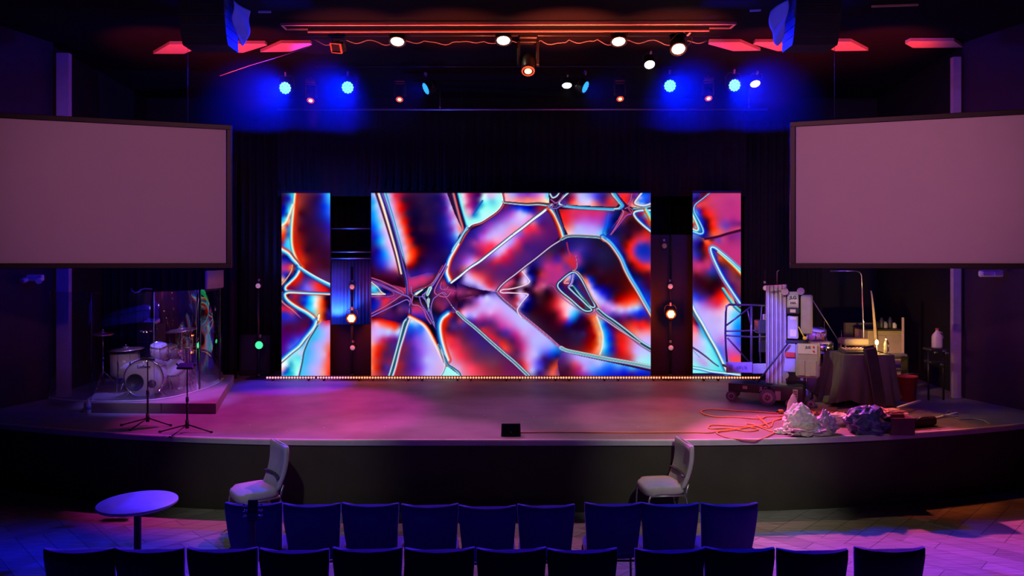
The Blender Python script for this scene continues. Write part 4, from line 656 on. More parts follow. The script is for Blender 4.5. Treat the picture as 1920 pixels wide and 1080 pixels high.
# red-framed unlit fixture, moving heads
t = thing('flood_light', 'unlit square lamp with red lit front edges, leftmost on the front pipe', 'stage light', PX(631, 90, 11.7), -.5)
t.rotation_euler = (.5, .2, -.5)
MB().box((0, .06, 0), (.2, .12, .14), bev=.01).build('housing', BLKM, t)
mb = MB()
for s in (-1, 1): mb.box((s*.1, -.01, 0), (.014, .03, .15)); mb.box((0, -.01, s*.072), (.21, .03, .014))
mb.build('front_frame', mat('red light tinted metal', (.7, .25, .2), .4), t)  # red light on the front edges is put into their colour
MB().box((0, -.004, 0), (.18, .01, .125)).build('lens', PLAS, t)
MB().tube([(-.12, .06, 0), (-.12, .06, .14), (.12, .06, .14), (.12, .06, 0)], .008, 6).build('yoke', BLKM, t)
def moving_head(kind, s):
    t = thing('moving_head_light', '', 'stage light')
    MB().box((0, 0, .36*s), (.26*s, .22*s, .1*s), bev=.015*s).build('base', BLKM, t)
    mb = MB().box((0, 0, .29*s), (.24*s, .12*s, .05*s), bev=.01*s)
    for k in (-1, 1): mb.box((k*.13*s, 0, .13*s), (.045*s, .11*s, .34*s), bev=.012*s)
    mb.build('yoke', BLKM, t)
    M = Matrix.Rotation(PI-.55, 4, 'X')
    h = MB().lathe([(.05*s, -.16*s), (.085*s, -.14*s), (.1*s, -.02*s), (.09*s, .1*s), (.085*s, .16*s), (.075*s, .16*s)], M=M, n=24).build('head', BLKM, t)
    le = MB().lathe([(.05*s, .15*s), (.05*s, .163*s), (.01, .168*s)], M=M, n=20).build('lens', EM[kind], h)
    rg = MB().lathe([(.088*s, .15*s), (.092*s, .155*s), (.088*s, .168*s), (.074*s, .168*s), (.074*s, .15*s)], M=M, n=24).build('rim', mat('red glow rim', (.7, .12, .06), .3, emit=(1, .09, .03), es=.8), h)  # rim is no lamp; red light on it is given as emission
    MB().cyl((0, 0, .4*s), (0, 0, .46*s), .03*s).build('clamp', STEEL, t)
    return t
mh = moving_head('orange', 1.15); mh.location = PX(990, 118, 11.9); tag(mh, 'large black moving head lamp with orange eye hanging at the centre', 'stage light')
ml = moving_head('amber', .72); GM = 'small amber moving heads'
for i, (px, py, lab) in enumerate(((584, 180, 'small amber lamp between the two leftmost blue lamps'), (750, 178, 'small amber lamp left of the tilted left blue lamp'), (1162, 177, 'small amber lamp right of the tilted right blue lamp'), (1327, 176, 'small amber lamp between the two rightmost blue lamps'))):
    o = ml if i == 0 else dup(ml); o.location = PX(px, py, 13.6); tag(o, lab, 'stage light', GM)
def strut(px, z0y, z1y, Y, lab):
    single('hanging_rod', MB().cyl((XX(px, Y), Y, ZZ(z0y, Y)), (XX(px, Y), Y, ZZ(z1y, Y)), .009, n=8).cyl((XX(px, Y), Y, ZZ(z0y, Y)), (XX(px, Y), Y, ZZ(z0y-6, Y)), .02, n=8), STEEL, lab, 'rod', PX(px, z0y, Y))
strut(825, 203, 168, 14.68, 'thin steel rod standing on the curtain pipe left of centre')
strut(1404, 203, 150, 14.68, 'thin steel rod on the curtain pipe by the far right white spotlight')
# scalloped cable below the ceiling slot
pts = []; x = 590
while x < 1330:
    for k in range(8): pts.append(PX(x+k*6.6, 76+7*math.sin(k/8*PI)*(1 if (x//53) % 2 else .5)+2*math.sin(x*.7+k), 11.86))
    x += 53
single('swagged_cable', MB().tube(pts, .008, 6), mat('pinkish grey cable', (.35, .25, .27), .5), 'swagged grey cable running along the front overhead pipe', 'cable', pts[0])
# ceiling slot frame with red light
FR = mat('red light tinted steel', (.9, .45, .36), .5)  # plain metal; red light from below is partly put into the colour
zc = ZC-.05
t = thing('ceiling_frame', 'long narrow ceiling frame glowing red over the stage front', 'frame', (0, 11.45, zc))
def rail(name, px0, y0, px1, y1, w, h): 
    Y0 = (HZ-zc)*F/(y0-HOR); Y1 = (HZ-zc)*F/(y1-HOR); a = Vector((XX(px0, Y0), Y0-11.45, 0)); b_ = Vector((XX(px1, Y1), Y1-11.45, 0))
    d = b_-a; MB().box((a+b_)/2, (d.length, w, h), rot=(0, 0, math.atan2(d.y, d.x))).build(name, FR, t)
rail('front_rail', 527, 46, 1380, 44, .035, .035); rail('back_rail', 577, 60, 1330, 58, .02, .02)
rail('end_rail', 527, 46, 537, 55, .02, .02); rail('end_rail', 1380, 44, 1369, 53, .02, .02); rail('side_rail', 537, 55, 577, 55, .012, .02); rail('side_rail', 1330, 53, 1369, 53, .012, .02)
# ceiling cloud panels lit red
PAN = mat('pale acoustic panel', (.65, .42, .30), .8)
def cloud(pts, label):
    mb = MB(); w = []
    for (x, y) in pts:
        Y = (HZ-(ZC-.06))*F/(y-HOR); w.append((XX(x, Y), Y))
    mb.prism(w, ZC-.06, ZC-.01); return single('ceiling_panel', mb, PAN, label, 'ceiling panel', (w[0][0], w[0][1], ZC-.06), 'red lit ceiling panels')
cloud([(318, 83), (378, 83), (382, 86), (345, 101), (287, 101)], 'leftmost red lit ceiling panel')
cloud([(440, 82), (497, 82), (501, 85), (456, 99), (396, 99)], 'red lit ceiling panel behind the left hanging speaker')
cloud([(527, 81), (582, 81), (585, 84), (545, 97), (488, 98)], 'pink lit ceiling panel next to the left end of the ceiling frame')
cloud([(1330, 79), (1388, 79), (1426, 95), (1375, 96), (1328, 83)], 'pink lit ceiling panel next to the right end of the ceiling frame')
cloud([(1416, 79), (1475, 79), (1515, 95), (1458, 96), (1412, 83)], 'red lit ceiling panel behind the right hanging speaker')
cloud([(1532, 78), (1595, 78), (1628, 95), (1567, 96), (1528, 82)], 'red lit ceiling panel right of the right hanging speaker')
cloud([(1707, 77), (1789, 77), (1806, 89), (1712, 90), (1697, 82)], 'rightmost red lit ceiling panel')
# small ceiling bits
def bar(px0, y0, px1, y1, lab, w=.02):
    z = ZC-.03; Y0 = (HZ-z)*F/(y0-HOR); Y1 = (HZ-z)*F/(y1-HOR); a = Vector((XX(px0, Y0), Y0, z)); b_ = Vector((XX(px1, Y1), Y1, z)); d = b_-a
    single('ceiling_rail', MB().box((a+b_)/2, (d.length, w, .03), rot=(0, 0, math.atan2(d.y, d.x)), bev=.004), mat('tan steel', (.5, .35, .28), .5), lab, 'rail', (a+b_)/2)
bar(1406, 20, 1427, 19, 'short pale rail on the ceiling left of the right speaker'); bar(1634, 12, 1722, 9, 'long thin pale rail on the ceiling at the upper right'); bar(484, 22, 508, 22, 'short pale rail on the ceiling right of the left speaker')
single('ceiling_box', MB().box(PX(1145, 15, 10.6)+Vector((0, 0, .03)), (.055, .05, .1), bev=.006), mat('grey box', (.3, .28, .3), .5), 'tiny grey box on the ceiling above the frame', 'box', PX(1145, 15, 10.6))
single('cable', MB().tube([PX(412, 142, 11.6), PX(470, 122, 11.7), PX(530, 104, 11.8), PX(582, 86, 11.9)], .008, 6), mat('pinkish grey cable', (.35, .25, .27), .5), 'straight thin cable running down left from the ceiling frame', 'cable', PX(412, 142, 11.6))
# hanging speakers
def line_array(px, sx, label):
    """J-shaped column of stacked cabinets, lowest one smallest; the left side carries a cloth cover that narrows to a point"""
    Y = 10.2; z0 = ZZ(90, Y); t = thing('hanging_speaker', label, 'speaker', (XX(px, Y), Y, z0)); H = ZC-.04-z0; n = 5
    for k in range(n):
        v0, v1 = k/n, (k+1)/n
        a, b_ = v0*H+.004, v1*H-.004; f0, f1 = -.12-.16*v0**.6, -.12-.16*v1**.6
        mb = MB(); x0, x1 = sorted((sx*.19, sx*.80))
        mb.loft([[(x0, .25, a), (x1, .25, a), (x1, f0+.0, a), (x0, f0, a)], [(x0, .25, b_), (x1, .25, b_), (x1, f1, b_), (x0, f1, b_)]], True, False)
        c = mb.build('cabinet', BLK, t)
        MB().box(((x0+x1)/2, (f0+f1)/2-.006, (a+b_)/2), (.6, .012, (b_-a)*.8), rot=(.25 if k < 2 else .1, 0, 0)).build('grille', BLKM, c)
    def cov(u, v):
        w = .30*min(1, (v*1.6)**.55)+.004; x = -sx*(.13*min(1, (v*1.6)**.6))+sx*w*u; k = min(1, (v*1.6)**.6); return (sx*(.13*k*(1-u)+.05*k*u)+.02*math.sin(v*9+u*4)*k, -.12*k+.45*k*u-.12*(1-k), v*H)
    MB().sheet(cov, 10, 24, .006).build('side_cover', mat('grey cloth cover', (.22, .22, .26), .9, bump=.6, bscale=9, spec=.1), t)
    MB().box((sx*.45, 0, H-.01), (.6, .4, .02)).build('rigging_frame', BLKM, t)
    return t
line_array(460, -1, 'black hanging speaker column at the upper left with blue lit side')
line_array(1453, 1, 'black hanging speaker column at the upper right with blue lit side')
# ------------------------------------------------------------------ side projection screens
def proj(x0, y0, x1, y1, label):
    d = Vector((x1-x0, y1-y0, 0)); L = d.length; rz = math.atan2(d.y, d.x)
    t = thing('projection_screen', label, 'screen', ((x0+x1)/2, (y0+y1)/2, 3.10), rz)
    MB().box((0, 0, .95), (L, .02, 1.89)).build('screen_surface', SCREENM, t)
    fr = mat('black satin frame', (.012, .01, .012), .5)
    for nm, c, s in (('top_frame', (0, 0, 1.93), (L+.16, .06, .07)), ('bottom_frame', (0, 0, -.03), (L+.16, .06, .07)), ('side_frame', (-L/2-.045, 0, .95), (.07, .06, 1.9)), ('side_frame', (L/2+.045, 0, .95), (.07, .06, 1.9))):
        MB().box(c, s, bev=.006).build(nm, fr, t)
    for s in (-1, 1): MB().cyl((s*L*.35, .05, 1.93), (s*L*.35, .05, ZC-3.10), .003, n=6).build('hanger', BLK, t)
    MB().box((0, .05, .95), (L*.96, .03, .06)).build('back_brace', BLKM, t)
proj(-7.25, 9.54, -4.06, 10.6, 'large blank projection screen hanging on the left')
proj(3.94, 10.36, 7.08, 9.31, 'large blank projection screen hanging on the right')
# ------------------------------------------------------------------ banquet chairs
def sup(a, b, n, e=.55):      # superellipse ring
    return [(a*math.copysign(abs(math.cos(t))**e, math.cos(t)), b*math.copysign(abs(math.sin(t))**e, math.sin(t))) for t in [2*PI*k/n for k in range(n)]]
def make_chair(fab, label, metal, light=False):
    t = thing('banquet_chair', label, 'chair')
    # seat, sitter faces +Y
    rings = []
    for z, k in ((.405, .90), (.412, .97), (.43, 1), (.465, 1), (.488, .965), (.497, .88), (.500, .6)):
        rings.append([(x, y+.02+(0), z-(.02*(y > .15))) for x, y in sup(.245*k, .235*k, 28, .5)])
    MB().loft(rings).build('seat', fab, t)
    # back: concave slab
    rings = []
    N = 16
    for i in range(N+1):
        v = i/N; z = .455+.475*v; w = .229+.034*v; th = (.036 if light else .043); e = 0
        if i == 0: w *= .93; th *= .4
        if i == N: w *= .97; th *= .45
        if i == N-1: z = .455+.475*.985; th *= .85; w *= .995
        lean = -.20-.10*v-.035*math.sin(v*PI)*(1 if light else .5)
        ring = []
        for x, y in sup(w, th, 32, .42):
            c = .042*(x/w)**2
            ring.append((x, y+lean+c, z+(.018*(x/w)**2 if i >= N-1 else 0)))
        rings.append(ring)
    bk = MB().loft(rings).build('backrest', fab, t)
    if light:
        mb = MB()
        rr = []
        for v in (0, .5, 1):
            z = .60+.012*v; rr.append([(x, y-.235, z+.0) for x, y in sup(.226-.004*abs(v-.5), .040, 24, .42)])
        mb.loft([[(x, y+.055*(x/.226)**2, z) for x, y, z in r] for r in rr]).build('seam_band', PLAS, bk)
    for s in (-1, 1):
        fl = MB().tube([(s*.225, .20, .40), (s*.232, .225, .36), (s*.238, .235, .015)], .011, 8); fl.cyl((s*.238, .235, 0), (s*.238, .235, .02), .014); fl.build('leg', metal, t)
        bl = MB().tube([(s*.225, -.235, .52), (s*.225, -.21, .43), (s*.228, -.20, .36), (s*.238, -.26, .015)], .011, 8); bl.cyl((s*.238, -.26, 0), (s*.238, -.26, .02), .014); bl.build('leg', metal, t)
    mb = MB().tube([(-.225, .20, .395), (.225, .20, .395), (.225, -.2, .395), (-.225, -.2, .395)], .011, 8, closed=True)
    mb.build('seat_frame', metal, t)
    MB().tube([(-.234, -.23, .2), (.234, -.23, .2)], .008, 8).build('stretcher', metal, t)
    return t
c0 = make_chair(FABR, '', BLKM); GC1 = 'dark chairs in the front row'; GC2 = 'dark chairs in the nearest row'
Y1, Y2 = 6.72, 5.66
row1 = [472, 583, 694.5, 804.5, 915, 1024, 1151, 1259, 1368]
n1 = ['leftmost dark chair of the front row, a guitar headstock leaning at it', 'second dark chair from the left in the front row', 'third dark chair from the left in the front row', 'fourth dark chair from the left in the front row', 'fifth dark chair of the front row, just left of the row centre', 'dark front row chair on the left of the gap in the row', 'dark front row chair on the right of the gap in the row', 'second dark chair from the right in the front row', 'rightmost dark chair of the front row, beside the lit carpet']
row2 = [144, 278, 413, 552, 687, 822, 957, 1091, 1255, 1391, 1525.5, 1674]
n2 = ['leftmost dark chair of the nearest row', 'second dark chair from the left in the nearest row', 'third dark chair from the left in the nearest row', 'fourth dark chair from the left in the nearest row', 'fifth dark chair from the left in the nearest row', 'sixth dark chair from the left in the nearest row', 'chair with purplish lit top edge in the nearest row', 'dark nearest row chair on the left of the gap', 'dark nearest row chair on the right of the gap', 'fourth dark chair from the right in the nearest row'.replace('fourth', 'third'), 'second dark chair from the right in the nearest row', 'rightmost dark chair of the nearest row, set apart from the others']
first = True
rr = random.Random(3)
for row, names, Y, G in ((row1, n1, Y1, GC1), (row2, n2, Y2, GC2)):
    for px, lab in zip(row, names):
        o = c0 if first else dup(c0); first = False
        dy = {915: -.05, 1024: -.05, 472: .03}.get(px, 0)+rr.uniform(-.02, .02)
        zoff = .29 # backrest lies behind the seat centre
        o.location = (XX(px, Y), Y+zoff+dy, 0); o.scale = (1.035, 1, 1) if row is row2 else (1, 1, 1); o.rotation_euler = (0, 0, rr.uniform(-.035, .035)); tag(o, lab, 'chair', G)
cg = make_chair(FABG, 'grey upholstered chair facing left in front of the stage, right one', STEEL, True)
cg.location = (XX(1242, 8.85), 8.88, 0); cg.rotation_euler = (0, 0, PI/2+.12); cg.scale = (1.04, 1.04, 1.04)
tag(cg, 'grey upholstered chair standing sideways before the stage, right of centre', 'chair', 'grey chairs in front of the stage')
c2 = dup(cg, (XX(478, 8.65), 8.68, 0), (0, 0, PI/2+.62), 'grey chair turned sideways before the stage at left, back lit blue', 'grey chairs in front of the stage')
# guitar leaning on the first front-row chair
gx, gy = XX(479, 6.33), 6.45
t = thing('guitar', 'dark guitar leaning against the leftmost front row chair, headstock up', 'guitar', (gx, gy-.22, .03)); t.rotation_euler = (-.10, 0, .1); t.scale = (1.07, 1.07, 1.07)
body = MB(); ring = []
for k in range(40):
    a = 2*PI*k/40; r = .17+.035*math.cos(2*a)-.02*math.sin(a); ring.append((r*math.cos(a)*.95, r*1.25*math.sin(a)+.25))
body.loft([[(x, -.045, z) for x, z in ring], [(x, .045, z) for x, z in ring]], True, False).build('body', mat('dark guitar lacquer', (.05, .025, .02), .25), t)
MB().box((0, -.05, .62), (.045, .03, .5), bev=.008).build('neck', mat('rosewood neck', (.08, .04, .03), .4), t)
hs = MB().loft([[(-.028, -.06, .85), (.028, -.06, .85), (.028, -.04, .85), (-.028, -.04, .85)], [(-.042, -.058, .9), (.042, -.058, .9), (.042, -.04, .9), (-.042, -.04, .9)], [(-.036, -.056, 1.02), (.036, -.056, 1.02), (.036, -.04, 1.02), (-.036, -.04, 1.02)]], True, False).build('headstock', mat('black lacquer', (.03, .03, .04), .2), t)
for s in (-1, 1):
    for k in range(3): MB().cyl((s*.035, -.05, .9+.04*k), (s*.06, -.05, .9+.04*k), .005).sph((s*.066, -.05, .9+.04*k), .011, (1, .6, 1)).build('tuning_peg', CHROME, hs)
# round bistro table
tx, ty = XX(258, 7.35), 7.35
t = thing('round_table', 'small round bistro table lit blue at the left', 'table', (tx, ty, 0))
MB().lathe([(.36, .735), (.368, .742), (.368, .758), (.362, .765), (.01, .765)], n=48).build('table_top', mat('grey laminate', (.45, .43, .48), .45), t)
MB().lathe([(.034, .03), (.034, .69), (.12, .72), (.12, .735)], n=24).build('pedestal', BLKM, t)
MB().lathe([(.26, 0), (.27, .012), (.1, .035), (.04, .05)], n=32).build('base', BLKM, t)
# ------------------------------------------------------------------ stage left: drum riser, shield, kit
ZR = 1.05
rp = [(XX(150, 11.1), 11.3), (-6.3, 10.98), (-5.2, 10.94), (-4.33, 10.92), (-4.42, 11.25), (-4.63, 12.0), (-4.85, 12.8), (-5.1, 13.7), (-7.2, 13.7)]
single('drum_riser', MB().prism(rp, ZS, ZR), mat('plywood riser', (.20, .17, .18), .7, noise=(.3, 4)), 'low platform carrying the drum kit and its clear shield', 'platform', (-5.6, 12, ZS))
pm = bpy.data.materials.new('clear acrylic'); pm.use_nodes = True; nt = pm.node_tree; nt.nodes.clear()
oo = nt.nodes.new('ShaderNodeOutputMaterial'); ms = nt.nodes.new('ShaderNodeMixShader'); tr = nt.nodes.new('ShaderNodeBsdfTransparent'); gl = nt.nodes.new('ShaderNodeBsdfGlossy')
gl.inputs['Roughness'].default_value = .03; tr.inputs['Color'].default_value = (.93, .93, .95, 1)
fr = nt.nodes.new('ShaderNodeLayerWeight'); fr.inputs['Blend'].default_value = .5
pw_ = nt.nodes.new('ShaderNodeMath'); pw_.operation = 'POWER'; pw_.inputs[1].default_value = 3.5; nt.links.new(fr.outputs['Facing'], pw_.inputs[0])
ma = nt.nodes.new('ShaderNodeMath'); ma.operation = 'MULTIPLY_ADD'; ma.inputs[1].default_value = 1.1; ma.inputs[2].default_value = .045; ma.use_clamp = True; nt.links.new(pw_.outputs[0], ma.inputs[0]); nt.links.new(ma.outputs[0], ms.inputs[0]); nt.links.new(tr.outputs[0], ms.inputs[1]); nt.links.new(gl.outputs[0], ms.inputs[2]); nt.links.new(ms.outputs[0], oo.inputs['Surface'])
sp = [(-5.4, 13.65), (-5.15, 13.3), (-5.04, 12.9), (-4.99, 12.45), (-5.02, 12.05), (-5.08, 11.68), (-5.22, 11.34), (-5.45, 11.13), (-5.85, 11.05), (-6.3, 11.06), (-6.7, 11.18), (-7.05, 11.35)]
def spl(p, n):
    L = [0]
    for i in range(len(p)-1): L.append(L[-1]+math.dist(p[i], p[i+1]))
    c = _catmull(p, 12); d = [0]
    for i in range(len(c)-1): d.append(d[-1]+math.dist(c[i], c[i+1]))
    return [(np.interp(u*d[-1], d, c[:, 0]), np.interp(u*d[-1], d, c[:, 1])) for u in np.linspace(0, 1, n)]
path = spl(sp, 61)
t = thing('drum_shield', 'curved clear acrylic shield standing around the drum kit', 'screen', (-5.6, 12, ZR))
for a, b_ in ((0, 12), (12, 24), (24, 36), (36, 48), (48, 60)):
    seg = path[a:b_+1]
    MB().sheet(lambda u, v: (*seg[min(int(round(u*(len(seg)-1))), len(seg)-1)], ZR+.003+1.62*v), len(seg)-1, 1, .006).build('acrylic_panel', pm, t, (-5.6, 12, ZR))
for k in (12, 24, 36, 48): x, y = path[k]; MB().cyl((x, y, ZR), (x, y, ZR+1.62), .003, n=6).build('hinge', mat('clear hinge', (.2, .2, .25), .3), t, (-5.6, 12, ZR))
seg = path[:22]
MB().sheet(lambda u, v: (seg[int(round(u*21))][0], seg[int(round(u*21))][1], ZR+1.625+.30*v), 21, 1, .02).build('header_band', mat('violet grey fabric band', (.33, .28, .36), .5), t, (-5.6, 12, ZR))
MB().tube([(x, y, ZR+.008) for x, y in path], .012, 6).build('floor_rail', mat('grey rail', (.4, .38, .42), .4), t, (-5.6, 12, ZR))
def drum(name, label, c, r, d, M, shellm=DRUMW, lugs=8, both=True, legs=None, headname='drum_head'):
    t = thing(name, label, 'drum', c); 
    T = M.to_4x4()
    def tf(mb): bmesh.ops.transform(mb.bm, matrix=T, verts=mb.bm.verts); return mb
    tf(MB().lathe([(r, -d/2), (r, d/2)], n=36)).build('shell', shellm, t)
    for s in (-1, 1):
        tf(MB().lathe([(r*.99, s*d/2), (r*1.04, s*d/2), (r*1.04, s*(d/2+.016)), (r*.985, s*(d/2+.016)), (r*.98, s*(d/2+.004))], n=36)).build('hoop', CHROME, t)
        if both or s > 0: tf(MB().lathe([(r*.975, s*(d/2+.001)), (r*.97, s*(d/2+.006)), (.002, s*(d/2+.007))], n=36)).build(headname, HEAD, t)
    for k in range(lugs):
        a = 2*PI*k/lugs; x, y = r*1.03*math.cos(a), r*1.03*math.sin(a)
        tf(MB().cyl((x, y, -d/2), (x, y, d/2), .004, n=6).box((r*1.02*math.cos(a), r*1.02*math.sin(a), 0), (.02, .02, d*.3), rot=(0, 0, a), bev=.004)).build('lug', CHROME, t)
    if legs is not None:
        for k in range(3):
            a = 2*PI*k/3+.5; x, y = (r+.012)*math.cos(a), (r+.012)*math.sin(a)
            MB().tube([(x, y, d*.2), (x, y, -d*.45), (x*1.12, y*1.12, legs-c[2]+.008)], .007, 6).sph((x*1.12, y*1.12, legs-c[2]+.012), .014).build('leg', CHROME, t)
    return t
RX = Matrix.Rotation(PI/2, 3, 'X')     # drum axis towards the audience: +Z -> -Y
bc = (-5.63, 11.56, ZR+.298)
bd = drum('bass_drum', 'white bass drum with round black port hole facing the audience', bc, .282, .36, Matrix.Rotation(.12, 3, 'Z') @ RX, lugs=10)
hd = [c for c in kids(bd) if c.name.startswith('drum_head')]
fz = Matrix.Rotation(.12, 3, 'Z')
def onhead(x, z, y=-.195): v = fz @ Vector((x, y, z)); return v
v = onhead(-.125, -.055)
mb = MB().lathe([(.128, 0), (.128, .012), (.112, .014), (.112, .004), (.002, .003)], n=28, M=(Matrix.Rotation(.12, 4, 'Z') @ Matrix.Rotation(PI/2, 4, 'X'))); bmesh.ops.translate(mb.bm, vec=v, verts=mb.bm.verts); mb.build('port_hole', PLAS, bd)
v = onhead(.12, -.085); mb = MB().lathe([(.062, 0), (.062, .01), (.002, .011)], n=24, M=(Matrix.Rotation(.12, 4, 'Z') @ Matrix.Rotation(PI/2, 4, 'X'))); bmesh.ops.translate(mb.bm, vec=v, verts=mb.bm.verts); mb.build('second_port_hole', PLAS, bd)
M = Matrix.Translation(onhead(.0, .175, -.197)) @ Matrix.Rotation(.12, 4, 'Z') @ Matrix.Rotation(PI/2, 4, 'X')
text_mb('Ludwig', .065, M, .001, True).build('logo', PLAS, bd)
for s in (-1, 1): MB().tube([fz @ Vector((s*.2, -.12, -.2)), fz @ Vector((s*.30, -.17, -.285))], .009, 6).build('spur', CHROME, bd)
drum('floor_tom', 'large pale floor tom left of the bass drum', (XX(235, 11.95), 11.95, ZR+.45), .215, .36, Matrix.Rotation(.06, 3, 'X'), legs=ZR)
rt = drum('rack_tom', 'white rack tom above the bass drum', (XX(298, 11.75), 11.75, ZZ(659, 11.75)), .125, .2, Matrix.Rotation(.3, 3, 'X') @ Matrix.Rotation(.1, 3, 'Y'), lugs=6)
MB().cyl((0, .0, -.08), (.03, -.06, -.40), .011).build('mount', CHROME, rt)
drum('rack_tom', 'rack tom lit blue, right of the white one', (XX(320, 12.0), 12.0, ZZ(661, 12.0)), .11, .19, Matrix.Rotation(.35, 3, 'X'), mat('blue light tinted shell', (.35, .36, .6), .3), 6)  # whitish tom, blue light put into its shell colour
drum('snare_drum', 'shallow snare drum behind the bass drum', (XX(324, 12.45), 12.45, ZR+.58), .17, .13, Matrix.Rotation(-.1, 3, 'X'), CHROME, 8, legs=ZR)
drum('floor_tom', 'pale floor tom between bass drum and clear shield', (XX(330, 11.8), 11.8, ZR+.30), .17, .32, Matrix.Rotation(.15, 3, 'Y') @ Matrix.Rotation(.75, 3, 'X'), legs=ZR)
for dx in (-.17, .17, 0):
    pass
def stand(name, label, cat, base, h, spread=.22, rise=.28, m=CHROME, r=.011, extra=None):
    t = thing(name, label, cat, base)
    MB().cyl((0, 0, .06), (0, 0, h*.55), r).build('lower_tube', m, t); MB().cyl((0, 0, h*.5), (0, 0, h), r*.65).build('upper_tube', m, t)
    MB().cyl((0, 0, h*.52), (0, 0, h*.57), r*1.9).build('clutch', m, t)
    for k in range(3):
        a = 2*PI*k/3+.6
        MB().tube([(0, 0, rise), (spread*math.cos(a), spread*math.sin(a), .012)], r*.7, 6).sph((spread*math.cos(a), spread*math.sin(a), .015), .015).build('leg', m, t)
        MB().cyl((0, 0, .09), (spread*.55*math.cos(a), spread*.55*math.sin(a), rise*.45), r*.4, n=6).build('brace', m, t)
    return t
def cymbal(px, py, Y, r, label, rot=(0, 0, 0)):
    z = ZZ(py, Y); x = XX(px, Y)
    s = stand('cymbal_stand', 'chrome stand under '+label, 'stand', (x, Y, ZR), z-ZR)
    mb = MB().lathe([(r, 0), (r*.6, .012), (r*.22, .022), (r*.2, .035), (r*.1, .048), (.002, .05), (.002, .046), (r*.1, .044), (r*.19, .03), (r*.21, .018), (r*.6, .008), (r*.99, -.003)], n=40)
    o = mb.build('cymbal', BRASS); o.location = (x, Y, z); o.rotation_euler = rot; tag(o, label, 'cymbal', 'cymbals of the drum kit')
    wn = MB().cyl((0, 0, z-ZR-.0), (0, 0, z-ZR+.07), .006).sph((0, 0, z-ZR+.072), .014).build('wing_nut', CHROME, s); return o
cymbal(193, 626, 12.3, .17, 'small dark cymbal, leftmost of the kit', (.12, .06, 0))
cymbal(236, 655, 11.9, .27, 'wide cymbal over the left floor tom', (.05, -.03, 0))
cymbal(341, 619, 12.0, .25, 'wide thin cymbal, highest of the kit', (.1, -.08, 0))
cymbal(353, 648, 12.3, .21, 'cymbal below the highest one, near the shield', (.08, .02, 0))
cymbal(307, 676, 11.98, .17, 'low cymbal between rack tom and bass drum', (.12, .12, 0))
o = stand('hi_hat_stand', 'chrome hi-hat stand with pedal near the shield', 'stand', (XX(357, 12.7), 12.7, ZR), .62, .2, .3)
MB().box((0, -.12, .03), (.09, .28, .015), rot=(.15, 0, 0), bev=.004).build('pedal', STEEL, o)
o = stand('drum_throne', 'round black drum stool behind the kit', 'stool', (XX(338, 12.9), 12.9, ZR), .5, .22, .2, BLKM, .014)
MB().lathe([(.15, .49), (.18, .5), (.18, .57), (.15, .59), (.01, .595)], n=24).build('seat', PLAS, o)
# black rack with small mixer
t = thing('equipment_rack', 'tall black rack with a lit mixer on top behind the kit', 'rack', (XX(284, 12.8), 12.8, ZR))
hr = ZZ(606, 12.8)-ZR
MB().box((0, 0, hr/2), (.33, .35, hr), bev=.01).build('case', PLAS, t)
for k in range(5): MB().box((0, -.18, .3+k*.17), (.29, .012, .14), bev=.004).build('rack_unit', BLKM, t)
for k in range(3): MB().box((-.08+.08*k, -.19, .9), (.04, .006, .02)).build('label', CREAM, t)
t = thing('small_mixer', 'small mixer with pale top on the black rack', 'mixer', (XX(282, 12.7), 12.75, ZZ(606, 12.8)))
MB().box((0, 0, .03), (.2, .2, .06), rot=(.2, 0, 0), bev=.008).build('body', WHITE, t)
for k in range(4): MB().cyl((-.06+.04*k, -.05, .05), (-.06+.04*k, -.055, .075), .008).build('knob', PLAS, t)
# vocal stands at the stage edge
def vstand(px, pyb, Y, pyt, label, kind):
    z = ZS; h = ZZ(pyt, Y)-z; t = thing('microphone_stand', label, 'microphone stand', (XX(px, Y), Y, z))
    MB().cyl((0, 0, .08), (0, 0, h*.5), .013).build('lower_tube', BLKM, t); MB().cyl((0, 0, h*.48), (0, 0, h), .008).build('upper_tube', BLKM, t)
    MB().cyl((0, 0, h*.46), (0, 0, h*.53), .02).build('clutch', PLAS, t); MB().cyl((0, 0, .05), (0, 0, .16), .024).build('hub', PLAS, t)
    for k, a in enumerate((PI+.1, -.15, -PI/2-.2)):
        L = .34; MB().tube([(0, 0, .1), (L*math.cos(a), L*math.sin(a), .012)], .009, 6).sph((L*math.cos(a), L*math.sin(a), .014), .016, (1.4, 1, 1)).build('leg', BLKM, t)
    if kind == 0:
        MB().box((0, 0, h+.0), (.2, .03, .03), rot=(0, .12, 0), bev=.008).build('microphone_bar', PLAS, t)
        MB().tube([(0, -.02, h*.35), (.02, -.03, h*.6), (.0, -.02, h*.95)], .004, 5).build('cable', PLAS, t)
    else:
        MB().box((0, -.03, h), (.22, .12, .035), rot=(.5, 0, 0), bev=.012).build('tray', PLAS, t)
        for s in (-1, 1): MB().cyl((s*.09, -.03, h), (s*.13, -.03, h+.035), .012).build('clip', PLAS, t)
    return t
vstand(277, 800, 10.15, 673, 'thin black microphone stand before the bass drum, left of the pair', 0)
vstand(351, 812, 9.75, 686, 'thin black stand with small tray, right of the pair', 1)
